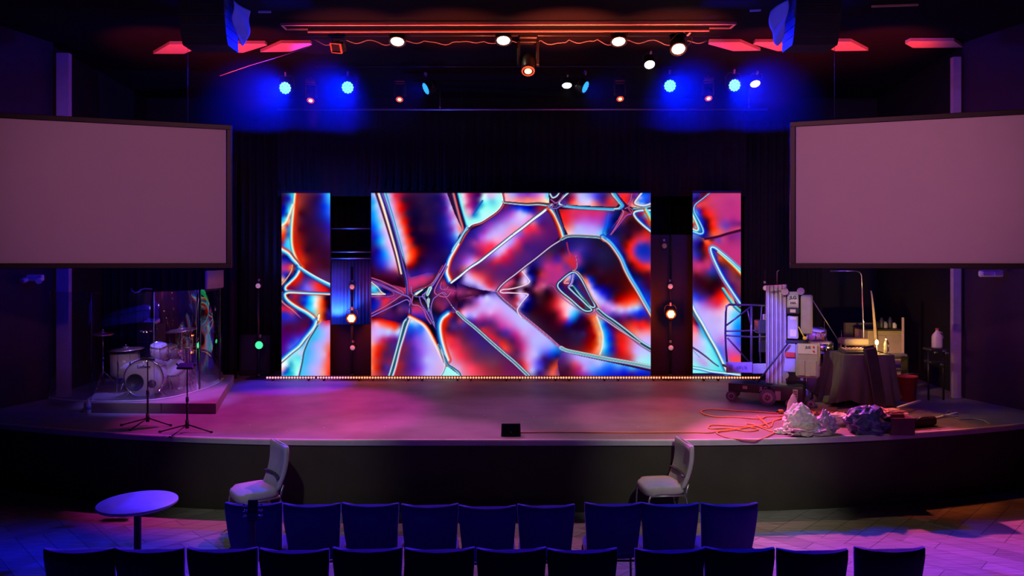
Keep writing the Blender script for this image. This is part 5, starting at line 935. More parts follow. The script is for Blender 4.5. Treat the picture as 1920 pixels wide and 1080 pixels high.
# bottle on left stage edge
def bottle(name, label, loc, h, m, capm, squat=1.0, group=None):
    t = thing(name, label, 'bottle', loc)
    MB().lathe([(.03*squat, 0), (.034*squat, .01), (.034*squat, h*.35), (.030*squat, h*.45), (.034*squat, h*.55), (.034*squat, h*.68), (.02*squat, h*.84), (.013*squat, h*.88), (.013*squat, h*.93)], n=20).build('body', m, t)
    MB().lathe([(.016*squat, h*.92), (.016*squat, h), (.01, h)], n=16).build('cap', capm, t); return t
PETB = mat('pale blue clear plastic', (.45, .55, .8), .15, spec=.8)
PET = mat('clear bottle plastic', (.85, .85, .83), .1, spec=.8, trans=.9)
b1 = bottle('water_bottle', 'small water bottle standing on the deck far left', (XX(166, 10.9), 10.9, ZS), .21, PETB, WHITE)
MB().lathe([(.0355, .07), (.0355, .12)], n=20).build('label_band', mat('blue label', (.1, .25, .7), .5), b1)
# emergency lights on the side walls
t = thing('emergency_light', 'twin-head emergency light high on the left wall', 'emergency light', PX(66, 521, 11.65))
MB().box((0, 0, 0), (.26, .07, .1), rot=(0, 0, 0), bev=.015).build('case', WHITE, t)
for s in (-1, 1): MB().cyl((s*.1, -.04, -.02), (s*.13, -.12, -.05), .035, .045, n=16).build('lamp_head', WHITE, t)
t = thing('emergency_light', 'flat pale emergency light on the right wall', 'emergency light', PX(1858, 513, 11.4))
MB().box((0, 0, 0), (.36, .08, .1), bev=.02).build('case', WHITE, t); 
for s in (-1, 1): MB().box((s*.09, -.042, 0), (.13, .02, .07), bev=.01).build('lamp_window', CREAM, t)
t = thing('cable_bundle', 'tangled pale cable hanging at the top of the drum booth', 'cable', PX(255, 545, 12.5))
pts = [PX(246, 541, 12.5), PX(248, 546, 12.45), PX(254, 549, 12.4), PX(261, 547, 12.45), PX(264, 543, 12.5), PX(272, 541, 12.5), PX(285, 542, 12.5), PX(270, 541, 12.5)]
MB().tube([Vector(p)-PX(255, 545, 12.5) for p in pts], .012, 6).build('cable', mat('pale cable', (.5, .5, .55), .5), t)
MB().cyl(PX(262, 543, 12.5)-PX(255, 545, 12.5), Vector((.06, 0, 2.9)), .006, n=6).build('drop_wire', BLKM, t)
# ------------------------------------------------------------------ personnel lift (stage right)
YLf = 11.75
O = Vector((XX(1477, YLf), YLf, ZS))
lift = thing('personnel_lift', 'grey and black wheeled mast lift with tall ribbed mast and railed platform', 'lift', O)
def L_(px, py, Y): return PX(px, py, Y)-O
def zl(py, Y=YLf): return ZZ(py, Y)-ZS
# local frame: u along the long base (to the left/back), v towards the audience
ang = math.radians(-24); U = Vector((math.cos(ang+PI), math.sin(ang+PI), 0)); V = Vector((-U.y, U.x, 0))
if V.y > 0: V = -V
def LP(u, v, z): p = U*u+V*v; return Vector((p.x, p.y, z))
rzU = math.atan2(U.y, U.x)
def lbox(u, v, z, du, dv, dz, bev=.006, mb=None): return (mb or MB()).box(LP(u, v, z), (du, dv, dz), rot=(0, 0, rzU), bev=bev)
base = lbox(.40, 0, .225, .95, .46, .13)
lbox(.05, .02, .2, .36, .60, .20, mb=base)
base = base.build('base', mat('black powder coat', (.03, .03, .032), .4), lift)
lbox(-.02, .0, .19, .46, .66, .24, .015).build('battery_box', mat('black ribbed box', (.045, .045, .045), .5), lift)
WHL = mat('grey rubber wheel', (.28, .26, .27), .6)
def wheel(u, v, r, w, nm='wheel'):
    a = LP(u, v-w/2, r); b_ = LP(u, v+w/2, r)
    o = MB().cyl(a, b_, r, n=28).build(nm, WHL, lift)
    MB().cyl(LP(u, v-w/2-.005, r), LP(u, v+w/2+.005, r), r*.62, n=20).build('rim', mat('pale wheel rim', (.55, .52, .55), .4, .4), o)
    mb = MB()
    for k in range(8): q = k*PI/4; c = LP(u, v+w/2+.006, r); d = (U*math.cos(q)+Vector((0, 0, 1))*math.sin(q))*r*.4; mb.cyl(c+d*.3, c+d, .008, n=6)
    mb.build('spokes', mat('dark grey spokes', (.15, .15, .16), .5), o)
wheel(.27, .34, .125, .05); wheel(.27, -.34, .125, .05); wheel(.83, .2, .085, .045); wheel(.83, -.2, .085, .045)
for u, v in ((-.05, .40), (-.35, .28), (-.35, -.28)):
    wheel(u, v, .062, .035, 'caster'); MB().cyl(LP(u, v*.92, .06), LP(u, v*.85, .16), .014).build('caster_fork', BLKM, lift)
for k, (u, z, w, h) in enumerate(((-.13, .21, .07, .13), (.0+.12, .16, .08, .14), (-.13, .12, .06, .05))):
    o = MB().box(LP(u, .337, z), (w, .006, h), rot=(0, 0, rzU)).build('warning_label', CREAM, lift)
mb = MB()
for k in range(3): mb.box(LP(-.13, .343, .17+k*.035), (.05, .006, .012), rot=(0, 0, rzU))
mb.build('label_print', PLAS, lift)
mrot = Matrix.Rotation(rzU+PI, 4, 'Z') @ Matrix.Rotation(PI/2, 4, 'X')
def ltext(s, u, v, z, size, m=PLAS, nm='lettering'):
    M = Matrix.Translation(LP(u, v, z)) @ mrot; return text_mb(s, size, M, .003, True).build(nm, m, lift)
ltext('JLG', .34, .236, .235, .08, WHITE, 'base_logo')
MB().box(LP(.62, .236, .24), (.07, .008, .05), rot=(0, 0, rzU)).build('base_label', CREAM, lift)
# mast: nested ribbed aluminium sections
hm = zl(533)
for k in range(5):
    lbox(.06+.062*k-.02, .02, .29+(hm-.29)/2-.0*k, .058, .24-.012*k, hm-.29-.012*k, .008).build('mast_section', ALU, lift)
mb = MB()
for k in range(5):
    for s in (-1, 1): lbox(.06+.062*k-.02+s*.02, .15-.006*k, .29+(hm-.29)/2, .010, .02, hm-.32, .003, mb)
mb.build('mast_ribs', ALU, lift)
for k in range(4): MB().cyl(LP(.04+.06*k, .16, hm-.06-.01*k), LP(.04+.06*k, .21, hm-.06-.01*k), .022, n=12).build('pulley', STEEL, lift)
# front of mast: grey panels
LG = mat('light grey enamel', (.42, .42, .40), .5)
lbox(-.085, .06, zl(562), .17, .22, .26).build('mast_head_panel', LG, lift)
lbox(-.085, .06, zl(612), .15, .22, .35).build('mast_lower_panel', LG, lift)
lbox(-.09, .10, zl(581), .20, .28, .10, .02).build('bracket', PLAS, lift)
MB().box(LP(-.09, .245, zl(581)), (.08, .008, .05), rot=(0, 0, rzU)).build('bracket_label', CREAM, lift)
MB().box(LP(-.09, .176, zl(562)), (.13, .006, .16), rot=(0, 0, rzU)).build('name_plate', mat('off white plate', (.62, .62, .6), .5), lift)
ltext('JLG', -.09, .182, zl(557), .07); ltext('25EL', -.09, .182, zl(567), .05)
for z, h in ((595, .04), (622, .11)): MB().box(LP(-.09, .174, zl(z)), (.09, .006, h), rot=(0, 0, rzU)).build('instruction_label', CREAM, lift)
for u, z in ((-.20, 545), (.03, 546)):
    MB().cyl(LP(u, .16, zl(z)), LP(u, .21, zl(z)), .055, n=20).build('top_caster', mat('pink grey tread', (.4, .28, .28), .5), lift)
for z, u in ((700, .02), (720, .04)): MB().cyl(LP(u, .18, zl(z)), LP(u, .22, zl(z)), .05, n=20).build('guide_roller', WHL, lift)
lbox(-.28, .04, zl(588), .16, .34, .60, .02).build('side_case', mat('olive grey plastic', (.33, .32, .27), .55), lift)
lbox(-.15, .06, zl(638), .34, .3, .04).build('crossplate', PLAS, lift)
ctrl = lbox(-.30, .10, zl(671), .34, .36, .52, .03).build('motor_cover', mat('warm grey cover', (.36, .34, .30), .55), lift)
for u in (-.38, -.22): lbox(u, .285, zl(684), .10, .02, .24, .01).build('cover_rib', mat('warm grey cover', (.36, .34, .30), .55), lift)
MB().box(LP(-.30, .288, zl(649)), (.27, .008, .15), rot=(0, 0, rzU)).build('control_plate', mat('off white plate', (.62, .62, .6), .5), lift)
ltext('JLG', -.31, .295, zl(646), .05, PLAS, 'control_logo')
for k in range(2): MB().cyl(LP(-.39, .288, zl(645+8*k)), LP(-.39, .305, zl(645+8*k)), .015).build('switch', RED, lift)
lbox(-.05, .16, zl(668), .16, .1, .44, .01).build('hydraulic_housing', mat('blue grey enamel', (.35, .36, .5), .5), lift)
lbox(-.05, .22, zl(662), .15, .05, .08, .01).build('red_bracket', RED, lift)
MB().cyl(LP(-.17, .20, zl(610)), LP(-.26, .26, zl(630)), .008).sph(LP(-.26, .26, zl(630)), .03).build('lever', YEL, lift)
MB().cyl(LP(-.02, .26, zl(640)), LP(.43, .24, zl(716)), .014).build('diagonal_brace', PLAS, lift)
MB().tube([LP(.16, -.02, hm), LP(.16, -.02, hm+.2), LP(.13, -.02, hm+.22)], .008, 6).build('antenna_loop', STEEL, lift)
# platform cage
CG = mat('grey blue tube', (.10, .09, .11), .35, .4)
YC = 12.0
cx0, cx1 = L_(1362, 600, YC), L_(1408, 600, YC)
def C(px, py, d=0): p = L_(px, py, YC+d); return p
D = .62
posts = []
for d in (0, D):
    MB().tube([C(1364, 688, d), C(1361, 655, d), C(1360, 625, d), C(1361, 585, d), C(1362, 575, d), C(1367, 571, d), C(1408, 572, d), C(1440, 573, d)], .017, 8).build('top_rail', CG, lift)
    MB().tube([C(1409, 700, d), C(1409, 574, d)], .02, 8).build('cage_post', CG, lift)
    MB().tube([C(1361, 621, d), C(1408, 620, d), C(1440, 619, d)], .014, 8).build('mid_rail', CG, lift)
    MB().tube([C(1362, 629, d), C(1408, 632, d), C(1440, 631, d)], .014, 8).build('mid_rail', CG, lift)
    MB().tube([C(1362, 610, d), C(1407, 576, d)], .014, 8).build('cage_brace', CG, lift)
    MB().tube([C(1364, 634, d), C(1407, 681, d)], .014, 8).build('cage_brace', CG, lift)
for px, py in ((1362, 574), (1361, 621), (1409, 573)): MB().tube([C(px, py, 0), C(px, py, D)], .014, 8).build('cross_rail', CG, lift)
MB().tube([C(1402, 582), C(1408, 610)], .012, 8).tube([C(1426, 680), C(1424, 640), C(1428, 574)], .014, 8).build('gate_bar', CG, lift)
MB().box((C(1387, 689)+C(1387, 689, D))/2, ((1411-1364)*YC/F, D, .03)).build('platform_floor', CG, lift)
MB().box(C(1386, 689, -.02), (.42, .02, .17), bev=.004).build('toe_board', mat('lilac white panel', (.6, .56, .62), .5), lift)
MB().box(C(1424, 691, -.01), (.22, .02, .16), bev=.004).build('toe_board', mat('olive white panel', (.5, .48, .42), .5), lift)
for k, (dx, w) in enumerate(((-16, .06), (-4, .02), (1, .045), (6, .02), (10, .02), (13, .02))): MB().box(C(1386+dx, 689+(k % 2), -.033), (w, .004, .05 if k else .09)).build('printed_mark', mat('grey print', (.35, .3, .4), .6), lift)
MB().box(C(1430, 612, .1), (.2, .25, .22), bev=.015).build('control_console', PLAS, lift)
MB().box(C(1430, 640, .1), (.1, .1, .36), bev=.01).build('console_post', PLAS, lift)
MB().box(C(1437, 595, .1), (.1, .1, .1), bev=.01).build('console_box', mat('olive grey plastic', (.33, .32, .27), .55), lift)
# ------------------------------------------------------------------ stage right clutter
# table with black cloth
YT2 = 11.45; tx0, tx1 = XX(1578, YT2), XX(1672, YT2); zt = .80
T0 = Vector(((tx0+tx1)/2, YT2+.25, ZS)); hw = (tx1-tx0)/2; hd_ = .3
t = thing('folding_table', 'table hidden under a black cloth on stage right', 'table', T0)
MB().box((0, 0, zt-.02), (hw*2, hd_*2, .03), bev=.005).build('table_top', GREYP, t)
for sx in (-1, 1):
    for sy in (-1, 1): MB().cyl((sx*(hw-.08), sy*(hd_-.08), 0), (sx*(hw-.08), sy*(hd_-.08), zt-.03), .014).build('leg', STEEL, t)
mb = MB(); n = 96; rings = []
def rect(k, a, b):
    q = 4*k/n; 
    s = int(q) % 4; f = q-int(q)
    P4 = [(-a, -b), (a, -b), (a, b), (-a, b)]; p, r = P4[s], P4[(s+1) % 4]; return p[0]+(r[0]-p[0])*f, p[1]+(r[1]-p[1])*f
for j, zz in enumerate((zt+.003, zt, .62, .42, .22, .05)):
    ring = []
    for k in range(n):
        x, y = rect(k, hw+.01, hd_+.01); fl = (zt-zz)/zt
        fold = .05*math.sin(k*1.05)+.03*math.sin(k*.43+1); d = Vector((x, y)).normalized()*(fl*(.12+fold)); xx = x+d.x*(1.3 if x < 0 else .9); yy_ = y+d.y
        z = zz
        if j == 5: z = .04+.16*max(0, math.sin(k*.27+.4))*(1 if x > 0 else .5)
        ring.append((xx, yy_, z))
    rings.append(ring)
top = [[(x*.01, y*.01, zt+.004) for x, y in [rect(k, hw, hd_) for k in range(n)]]]
mb.loft(top+rings, cap=False)
o = mb.build('tablecloth', CLOTH); o.location = T0; tag(o, 'wrinkled black cloth draped over the table on stage right', 'tablecloth')
# leaning black plank
a = PX(1629, 652, 11.0); b_ = PX(1652, 764, 10.95); b_.z = ZS+.02
mb = MB(); d = (a-b_); mb.box((a+b_)/2, (.17, .09, d.length), rot=(0, math.atan2(d.x, d.z), 0), bev=.01)
mb.box(a, (.15, .03, .05), rot=(0, -.2, 0))
single('leaning_panel', mb, PLAS, 'long narrow black case leaning against the covered table', 'case', b_)
# yellow lamp + bottle + things on table
zt1 = ZS+zt+.006
t = thing('table_lamp', 'bare glowing yellow bulb on a thin stick on the covered table', 'lamp', (XX(1641, 11.6), 11.55, zt1))
lz = ZZ(642, 11.55)-zt1
MB().lathe([(.05, 0), (.05, .012), (.008, .02), (.008, lz-.05)], n=16).build('stem', BRASS, t)
MB().sph((0, 0, lz), .032, (.8, .8, 1.3)).build('bulb', mat('glowing yellow bulb', (1, .8, .3), .3, emit=(1, .62, .14), es=16), t)
bottle('water_bottle', 'clear water bottle on the covered table beside the bulb', (XX(1662, 11.5), 11.5, zt1), .235, PET, WHITE, 1.15)
t = thing('sound_console', 'small black console with coloured keys on the covered table', 'console', (XX(1603, 11.55), 11.6, zt1))
MB().box((0, 0, .03), (.36, .28, .05), rot=(.1, 0, 0), bev=.01).build('body', PLAS, t)
mb = MB()
for i in range(6):
    for j in range(3): mb.box((-.14+.055*i, -.08+.07*j, .062+.006*j), (.035, .02, .008))
mb.build('buttons', mat('salmon buttons', (.6, .35, .3), .5), t)
single('cable_bundle', MB().tube([PX(1580+k*6, 668+3*math.sin(k*2.1), 11.5)+Vector((0, .02*math.cos(k), .02)) for k in range(9)], .012, 6), RED, 'reddish cable lying over the left corner of the covered table', 'cable', PX(1600, 668, 11.5))
# dark brown cables spilled on the floor before the table
rr = random.Random(11)
for k in range(7):
    x0 = rr.uniform(1530, 1590); pts = []; ph = rr.uniform(0, 6)
    for j in range(16):
        px = x0-20+j*rr.uniform(5, 7); Y = 11.05-.25*rr.random()+.12*math.sin(j*.9+ph)
        pts.append(Vector((XX(px, Y), Y, ZS+.012+.012*rr.random()+.01*k*0)))
    pts = [Vector(p) for p in [tuple(np.array(q)) for q in pts]]
    c = _catmull([tuple(p) for p in pts], 5) if False else pts
    single('floor_cable', MB().tube(c, .010, 6), mat('brown cable', (.32, .14, .08), .6), 'loose brown cable in the tangle on the deck before the covered table', 'cable', pts[0], 'brown cables tangled before the covered table')
# percussion / second kit
def mk(px, Y, h, lab): return stand('cymbal_stand', lab, 'stand', (XX(px, Y), Y, ZS), h, .2, .3)
drum('floor_tom', 'chrome snare drum on a stand right of the lift', (XX(1541, 12.2), 12.2, ZZ(650, 12.2)), .17, .13, Matrix.Rotation(.1, 3, 'X'), CHROME, 8, legs=ZS)
drum('bass_drum', 'small dark bass drum low behind the lift', (XX(1533, 12.4), 12.4, ZS+.27), .25, .34, RX, mat('dark blue shell', (.05, .06, .14), .25), 8)
mk(1546, 12.85, 1.2, 'chrome stand close behind the lift'); mk(1550, 12.45, .95, 'short chrome stand between lift and covered table'); mk(1578, 12.8, 1.05, 'thin chrome stand behind the covered table')
t = stand('boom_stand', 'boom microphone stand reaching up left beside the lift', 'microphone stand', (XX(1572, 12.5), 12.5, ZS), .95, .24, .25, BLKM)
MB().cyl(Vector((0, 0, .9)), PX(1524, 563, 12.5)-Vector((XX(1572, 12.5), 12.5, ZS)), .008).build('boom', STEEL, t)
drum('rack_tom', 'copper lit drum rim beside the grey lift case', (XX(1532, 12.95), 12.95, ZZ(628, 12.95)), .15, .18, Matrix.Rotation(.25, 3, 'X'), mat('red wood shell', (.35, .14, .12), .35), 6, legs=ZS)
t = thing('instrument_case', 'pale rounded case lying behind the covered table', 'case', (XX(1605, 12.3), 12.4, ZS))
zc_ = ZZ(640, 12.4)-ZS
MB().box((0, 0, zc_), (.42, .3, .12), bev=.04, seg=3).build('case', mat('brown grey vinyl', (.2, .15, .13), .6), t)
for sx in (-1, 1):
    for sy in (-1, 1): MB().cyl((sx*.17, sy*.1, 0), (sx*.17, sy*.1, zc_-.05), .012).build('leg', STEEL, t)
# bent pipe frame
Y = 12.9
t = thing('bent_pipe_stand', 'tall bent chrome pipe behind the covered table', 'pipe', (XX(1621, Y), Y, ZS))
o = Vector((XX(1621, Y), Y, ZS)); MB().tube([PX(1556, 508, Y)-o, PX(1605, 508, Y)-o, PX(1612, 510, Y)-o, PX(1616, 516, Y)-o, PX(1617, 560, Y)-o, PX(1620, 640, Y)-o, (0, 0, .05)], .014, 8).build('tube', CHROME, t)
MB().lathe([(.16, 0), (.16, .02), (.03, .04)], n=20).build('foot', BLKM, t)
# back counter with things
Y = 13.1; 
t = thing('counter', 'low brown counter lit yellow behind the covered table', 'cabinet', (XX(1660, Y), Y, ZS)); hc = ZZ(620, Y)-ZS
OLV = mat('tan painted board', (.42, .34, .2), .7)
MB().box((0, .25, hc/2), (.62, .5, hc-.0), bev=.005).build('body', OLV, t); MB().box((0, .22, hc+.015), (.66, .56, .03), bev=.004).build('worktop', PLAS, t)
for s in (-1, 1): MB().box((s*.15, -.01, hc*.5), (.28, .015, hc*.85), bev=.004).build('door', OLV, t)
for k, (px, h, m) in enumerate(((1652, .13, PLAS), (1661, .19, PLAS), (1668, .12, GREYP), (1677, .2, PLAS), (1685, .1, CREAM))):
    mb = MB().lathe([(.035, 0), (.04, .01), (.04, h*.7), (.02, h*.85), (.02, h)], n=16)
    o = mb.build('jar', m); o.location = (XX(px, Y), Y+.15, ZS+hc+.031); tag(o, ['leftmost small dark jar', 'tall dark jar beside the leftmost one', 'short grey jar in the middle', 'tall dark jar near the pale one', 'short pale jar at the right end'][k]+' on the back counter', 'jar', 'jars on the back counter')
struct('wall_lit_part', MB().box((XX(1615, 13.8), 13.8, 1.45), (.62, .08, 1.1)), mat('tan side wall', (.10, .08, .05), .8))  # wall cut low, shaped to the part the bulb lights
t = thing('white_post', 'slim pale post at the right end of the back counter', 'post', (XX(1693, 12.9), 12.9, ZS)); h = ZZ(595, 12.9)-ZS
MB().box((0, 0, h/2), (.03, .04, h), bev=.004).build('post', mat('tan steel', (.5, .35, .28), .5), t)
q0, q1 = PX(1633, 545, 12.7), PX(1642, 640, 12.7)
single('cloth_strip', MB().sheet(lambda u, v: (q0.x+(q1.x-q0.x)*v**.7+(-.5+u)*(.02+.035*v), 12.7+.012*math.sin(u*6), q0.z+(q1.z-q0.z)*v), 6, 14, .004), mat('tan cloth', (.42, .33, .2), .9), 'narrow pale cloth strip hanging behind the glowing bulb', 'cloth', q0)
# clothes rail of gear, red bucket
t = thing('gear_shelf', 'low rack with a row of small clamps beside the red bucket', 'rack', (XX(1676, 12.5), 12.5, ZS))
for z in (.62, .42): MB().box((0, 0, z), (.36, .2, .02)).build('shelf', BLKM, t)
for s in (-1, 1): MB().box((s*.18, 0, .33), (.02, .2, .66)).build('side_panel', BLKM, t)
cl = MB().cyl((0, -.1, .67), (0, .02, .67), .022, n=10).build('clamp', STEEL, t); cl.location.x = -.15
for k in range(1, 8): c = cl.copy(); COL.objects.link(c); c.parent = t; c.location.x = -.15+.043*k
t = thing('bucket', 'red bucket standing on the deck right of the covered table', 'bucket', (XX(1701, 11.95), 11.95, ZS))
MB().lathe([(.12, 0), (.15, .38), (.158, .38), (.158, .40), (.14, .40), (.112, .02), (.01, .015)], n=28).build('body', RED, t)
MB().tube([(-.15, 0, .38), (-.12, -.1, .44), (0, -.14, .46), (.12, -.1, .44), (.15, 0, .38)], .004, 6).build('handle', STEEL, t)
single('stage_crate', MB().box((XX(1701, 12.2), 12.2, ZS+.01), (.01, .01, .01)), BLK, 'x', 'x', (0, 0, 0)) if False else None
# jug on black case far right
t = thing('plastic_jug', 'white plastic jug standing on the dark stand at far right', 'jug', (XX(1757, 12.0), 12.0, ZZ(652, 12.0)))
MB().loft([[(x, y, z) for x, y in sup(.075*k, .06*k, 20, .6)] for z, k in ((0, .9), (.01, 1), (.17, 1), (.21, .85), (.25, .45), (.27, .28), (.29, .28))]).build('body', mat('milky plastic', (.7, .62, .68), .4), t)
MB().cyl((0, 0, .29), (0, 0, .315), .028).build('cap', RED, t)
MB().tube([(.03, 0, .26), (.085, 0, .24), (.095, 0, .17), (.07, 0, .12)], .011, 8).build('handle', mat('milky plastic', (.7, .62, .68), .4), t)
t = thing('utility_stand', 'dark stand with small lit parts under the white jug', 'stand', (XX(1755, 12.0), 12.0, ZS)); h = ZZ(652, 12.0)-ZS
MB().box((0, 0, h-.02), (.3, .25, .035), bev=.006).build('tray', PLAS, t); MB().box((0, 0, h-.22), (.28, .22, .03), bev=.006).build('shelf', PLAS, t)
for s in (-1, 1): MB().cyl((s*.12, 0, 0), (s*.12, 0, h-.03), .015).build('leg', BLKM, t)
for k, (x, z) in enumerate(((-.08, .03), (.06, .05), (.02, -.16), (.1, .02))): MB().box((x, -.13, h-.06+z-.03), (.05, .03, .03), bev=.006).build('connector', STEEL, t)
# bags
def crumple(name, label, cat, c, rx, ry, rz, m, seed, amp=.25, group=None, top=0):
    r2 = random.Random(seed); t = bmesh.new(); bmesh.ops.create_icosphere(t, subdivisions=4, radius=1)
    from mathutils import noise
    for v in t.verts:
        p = v.co.copy(); n = noise.fractal(p*2.2+Vector((seed, 0, 0)), 1, 2, 3)+.5*abs(noise.noise(p*6+Vector((0, seed, 0))))
        k = 1+amp*n; q = Vector((p.x*rx*k, p.y*ry*k, p.z*rz*k))
        if top and p.z > .3: q.x *= 1-(p.z-.3)*top; q.y *= 1-(p.z-.3)*top; q.z *= 1+(p.z-.3)*.5
        q.z = max(q.z+rz*.8, .002); v.co = q
    mb = MB(); mb._add(t, None, False); o = mb.build(name, m); o.location = c; return tag(o, label, cat, group)
BAG = mat('crinkled translucent bag', (.8, .72, .76), .45, spec=.4, bump=.4, bscale=22, noise=(.35, 14))
BAG2 = mat('white plastic bag', (.85, .78, .82), .35, spec=.6, bump=.5, bscale=16)
BAGB = mat('dark blue bin bag', (.06, .07, .20), .25, spec=.8, bump=.8, bscale=14)
def FP(px, py): Y = (HZ-ZS)*F/(py-HOR); return Vector((XX(px, Y), Y, ZS))
GBG = 'plastic bags on the stage edge'
crumple('plastic_bag', 'large translucent crumpled plastic bag, tallest of the heap on the edge', 'bag', FP(1499, 812), .20, .16, .17, BAG, 3, .28, GBG, .15)
crumple('plastic_bag', 'smooth white bag flap standing up left of the tall bag', 'bag', FP(1487, 797), .09, .05, .19, BAG2, 5, .12, GBG, .3)
crumple('plastic_bag', 'brownish crumpled bag lying low at the very stage edge', 'bag', FP(1516, 818), .22, .10, .07, mat('brownish clear bag', (.55, .42, .42), .45, spec=.8, bump=.8, bscale=24, noise=(.4, 16)), 8, .45, GBG)
crumple('plastic_bag', 'bag with a blue lit patch beside the long white bag', 'bag', FP(1548, 813), .14, .11, .13, mat('blue light tinted bag', (.5, .42, .62), .4, spec=.8, bump=.8, bscale=20, noise=(.4, 14)), 12, .35, GBG, .3)  # clear bag, blue light put into its colour
crumple('plastic_bag', 'long white bag stretched out behind the blue lit one', 'bag', FP(1570, 797), .24, .09, .09, BAG2, 15, .3, GBG)
crumple('paper_scraps', 'small pink white scraps left of the bags', 'paper', FP(1467, 812), .09, .07, .035, BAG2, 19, .7)
crumple('paper_scraps', 'small white scraps in front of the tall translucent bag', 'paper', FP(1485, 811), .08, .05, .05, BAG2, 23, .7)
crumple('bin_bag', 'bulging dark blue bin bag right of the white bags', 'bag', FP(1626, 812), .26, .2, .17, BAGB, 31, .3, None, .2)
crumple('cloth', 'pink and yellow cloth lying behind the dark box', 'cloth', FP(1668, 778), .22, .12, .05, mat('pink cloth', (.85, .35, .5), .8, noise=(.3, 5)), 37, .4)
crumple('cloth', 'yellowish crumpled cloth beside the blue bin bag', 'cloth', FP(1652, 790), .12, .10, .1, mat('yellow cloth', (.8, .6, .35), .8, noise=(.3, 5)), 41, .35)
p = FP(1683, 812); t = thing('cardboard_box', 'dark red-brown open box right of the bin bag', 'box', p)
mb = MB(); 
for c, s in (((0, -.13, .11), (.30, .01, .22)), ((0, .13, .11), (.30, .01, .22)), ((-.15, 0, .11), (.01, .26, .22)), ((.15, 0, .11), (.01, .26, .22)), ((0, 0, .006), (.30, .26, .012))): mb.box(c, s)
mb.build('body', mat('brown board', (.16, .07, .07), .7), t)
MB().box((-.19, 0, .23), (.09, .25, .008), rot=(0, -.4, 0)).build('flap', mat('brown board', (.16, .07, .07), .7), t)
p = FP(1718, 800); t = thing('keyboard_case', 'dark soft case lying on the deck at the right', 'case', p); t.rotation_euler = (0, 0, .35)
MB().box((0, .05, .07), (.62, .26, .13), rot=(0, 0, 0), bev=.05, seg=3).build('shell', mat('black nylon', (.03, .028, .032), .7), t)
MB().tube([(-.1, -.1, .12), (-.06, -.13, .15), (.06, -.13, .15), (.1, -.1, .12)], .01, 6).build('handle', PLAS, t)
def rod(p, q, r, lab, m=ALU, cat='bar'): single('metal_bar', MB().box((p+q)/2+Vector((0, 0, r)), ((q-p).length, r*3, r*2), rot=(0, -math.asin((q-p).z/(q-p).length), math.atan2(q.y-p.y, q.x-p.x)), bev=.002), m, lab, cat, p)
rod(FP(1683, 779)+Vector((0, 0, .1)), FP(1724, 765)+Vector((0, 0, .1)), .012, 'pale flat bar sticking out over the pink cloth', WHITE)
rod(FP(1748, 787), FP(1794, 776), .012, 'bluish white metal bar on the deck at far right', WHITE)
rod(FP(1766, 782)+Vector((0, -.03, .02)), FP(1796, 784)+Vector((0, 0, .02)), .010, 'second short metal bar crossing the bluish white one', ALU)
rod(FP(1690, 806), FP(1718, 804), .006, 'thin metal strip on the deck before the soft case', STEEL)
single('loose_cable', MB().tube([FP(1775, 776)+Vector((0, 0, .01)), FP(1778, 772)+Vector((0, 0, .02)), FP(1784, 774)+Vector((0, 0, .01)), FP(1786, 782)+Vector((0, 0, .01)), FP(1800, 788)+Vector((0, 0, .01)), FP(1820, 786)+Vector((0, 0, .01)), FP(1845, 790)+Vector((0, 0, .01)), FP(1858, 798)+Vector((0, 0, .01))], .008, 6), mat('pale cable', (.5, .5, .55), .5), 'pale cable trailing off the deck at far right', 'cable', FP(1800, 784))
# orange extension cable
def cab(s, sm=True): 
    pts = _catmull([(1280+float(a.split(',')[0])/4.8, 740+float(a.split(',')[1])/4.8) for a in s.split()], 7); return [FP(x, min(y, 826.5))+Vector((0, -.0, .010+.004*math.sin(i*.3))) for i, (x, y) in enumerate(pts)]
single('extension_cable', MB().tube(cab('-1500,348 -1100,346 -700,345 -300,347 0,348 100,345 250,348 330,335 450,315 600,300 700,285 820,240 870,225 930,200 850,200 750,205 690,225 480,208 300,205 210,190 165,160 190,145 300,140 480,148 650,160 780,170 860,172'), .009, 6), ORANGE, 'long orange extension cable with yellow plug running across the stage', 'cable', FP(1300, 812))
single('extension_cable', MB().tube(cab('930,190 880,225 820,240 800,290 770,290 730,240 670,195 700,230 780,300 700,290 590,270 570,275 610,300 680,320 600,335 500,325 400,310 250,310 235,290 290,280 450,285 560,295 660,290 780,330 830,345 760,385 690,410 600,418 480,408 380,385 310,355 330,340 450,325 560,305 650,290'), .009, 6), ORANGE, 'orange extension cable looped in a heap by the plastic bags', 'cable', FP(1400, 812))
t = thing('cable_plug', 'yellow plug at the end of the orange cable before the lift', 'plug', FP(1464, 775))
MB().box((0, 0, .03), (.07, .05, .05), bev=.01).build('body', YEL, t); MB().cyl((-.035, 0, .03), (-.07, 0, .022), .014).build('strain_relief', PLAS, t)
# small black stage box
t = thing('stage_monitor', 'small black box facing the seats at the centre of the stage edge', 'monitor', FP(958, 819)+Vector((0, .08, 0)))
MB().loft([[(-.125, -.07, 0), (.125, -.07, 0), (.125, .09, 0), (-.125, .09, 0)], [(-.12, -.02, .155), (.12, -.02, .155), (.12, .07, .155), (-.12, .07, .155)]], True, False).build('case', PLAS, t)
MB().box((0, -.048, .08), (.2, .012, .11), rot=(-.3, 0, 0)).build('grille', BLKM, t); MB().box((0, -.062, .055), (.016, .006, .012)).build('badge', CREAM, t)
# amp cases at stage left behind riser
t = thing('speaker_cabinet', 'black cabinet behind the green lamp left of the video wall', 'speaker', (XX(478, 14.6), 14.75, ZS))
MB().box((0, 0, .4), (.6, .4, .8), bev=.02).build('cabinet', BLK, t); MB().box((0, -.205, .42), (.52, .02, .66), bev=.01).build('grille', PLAS, t)
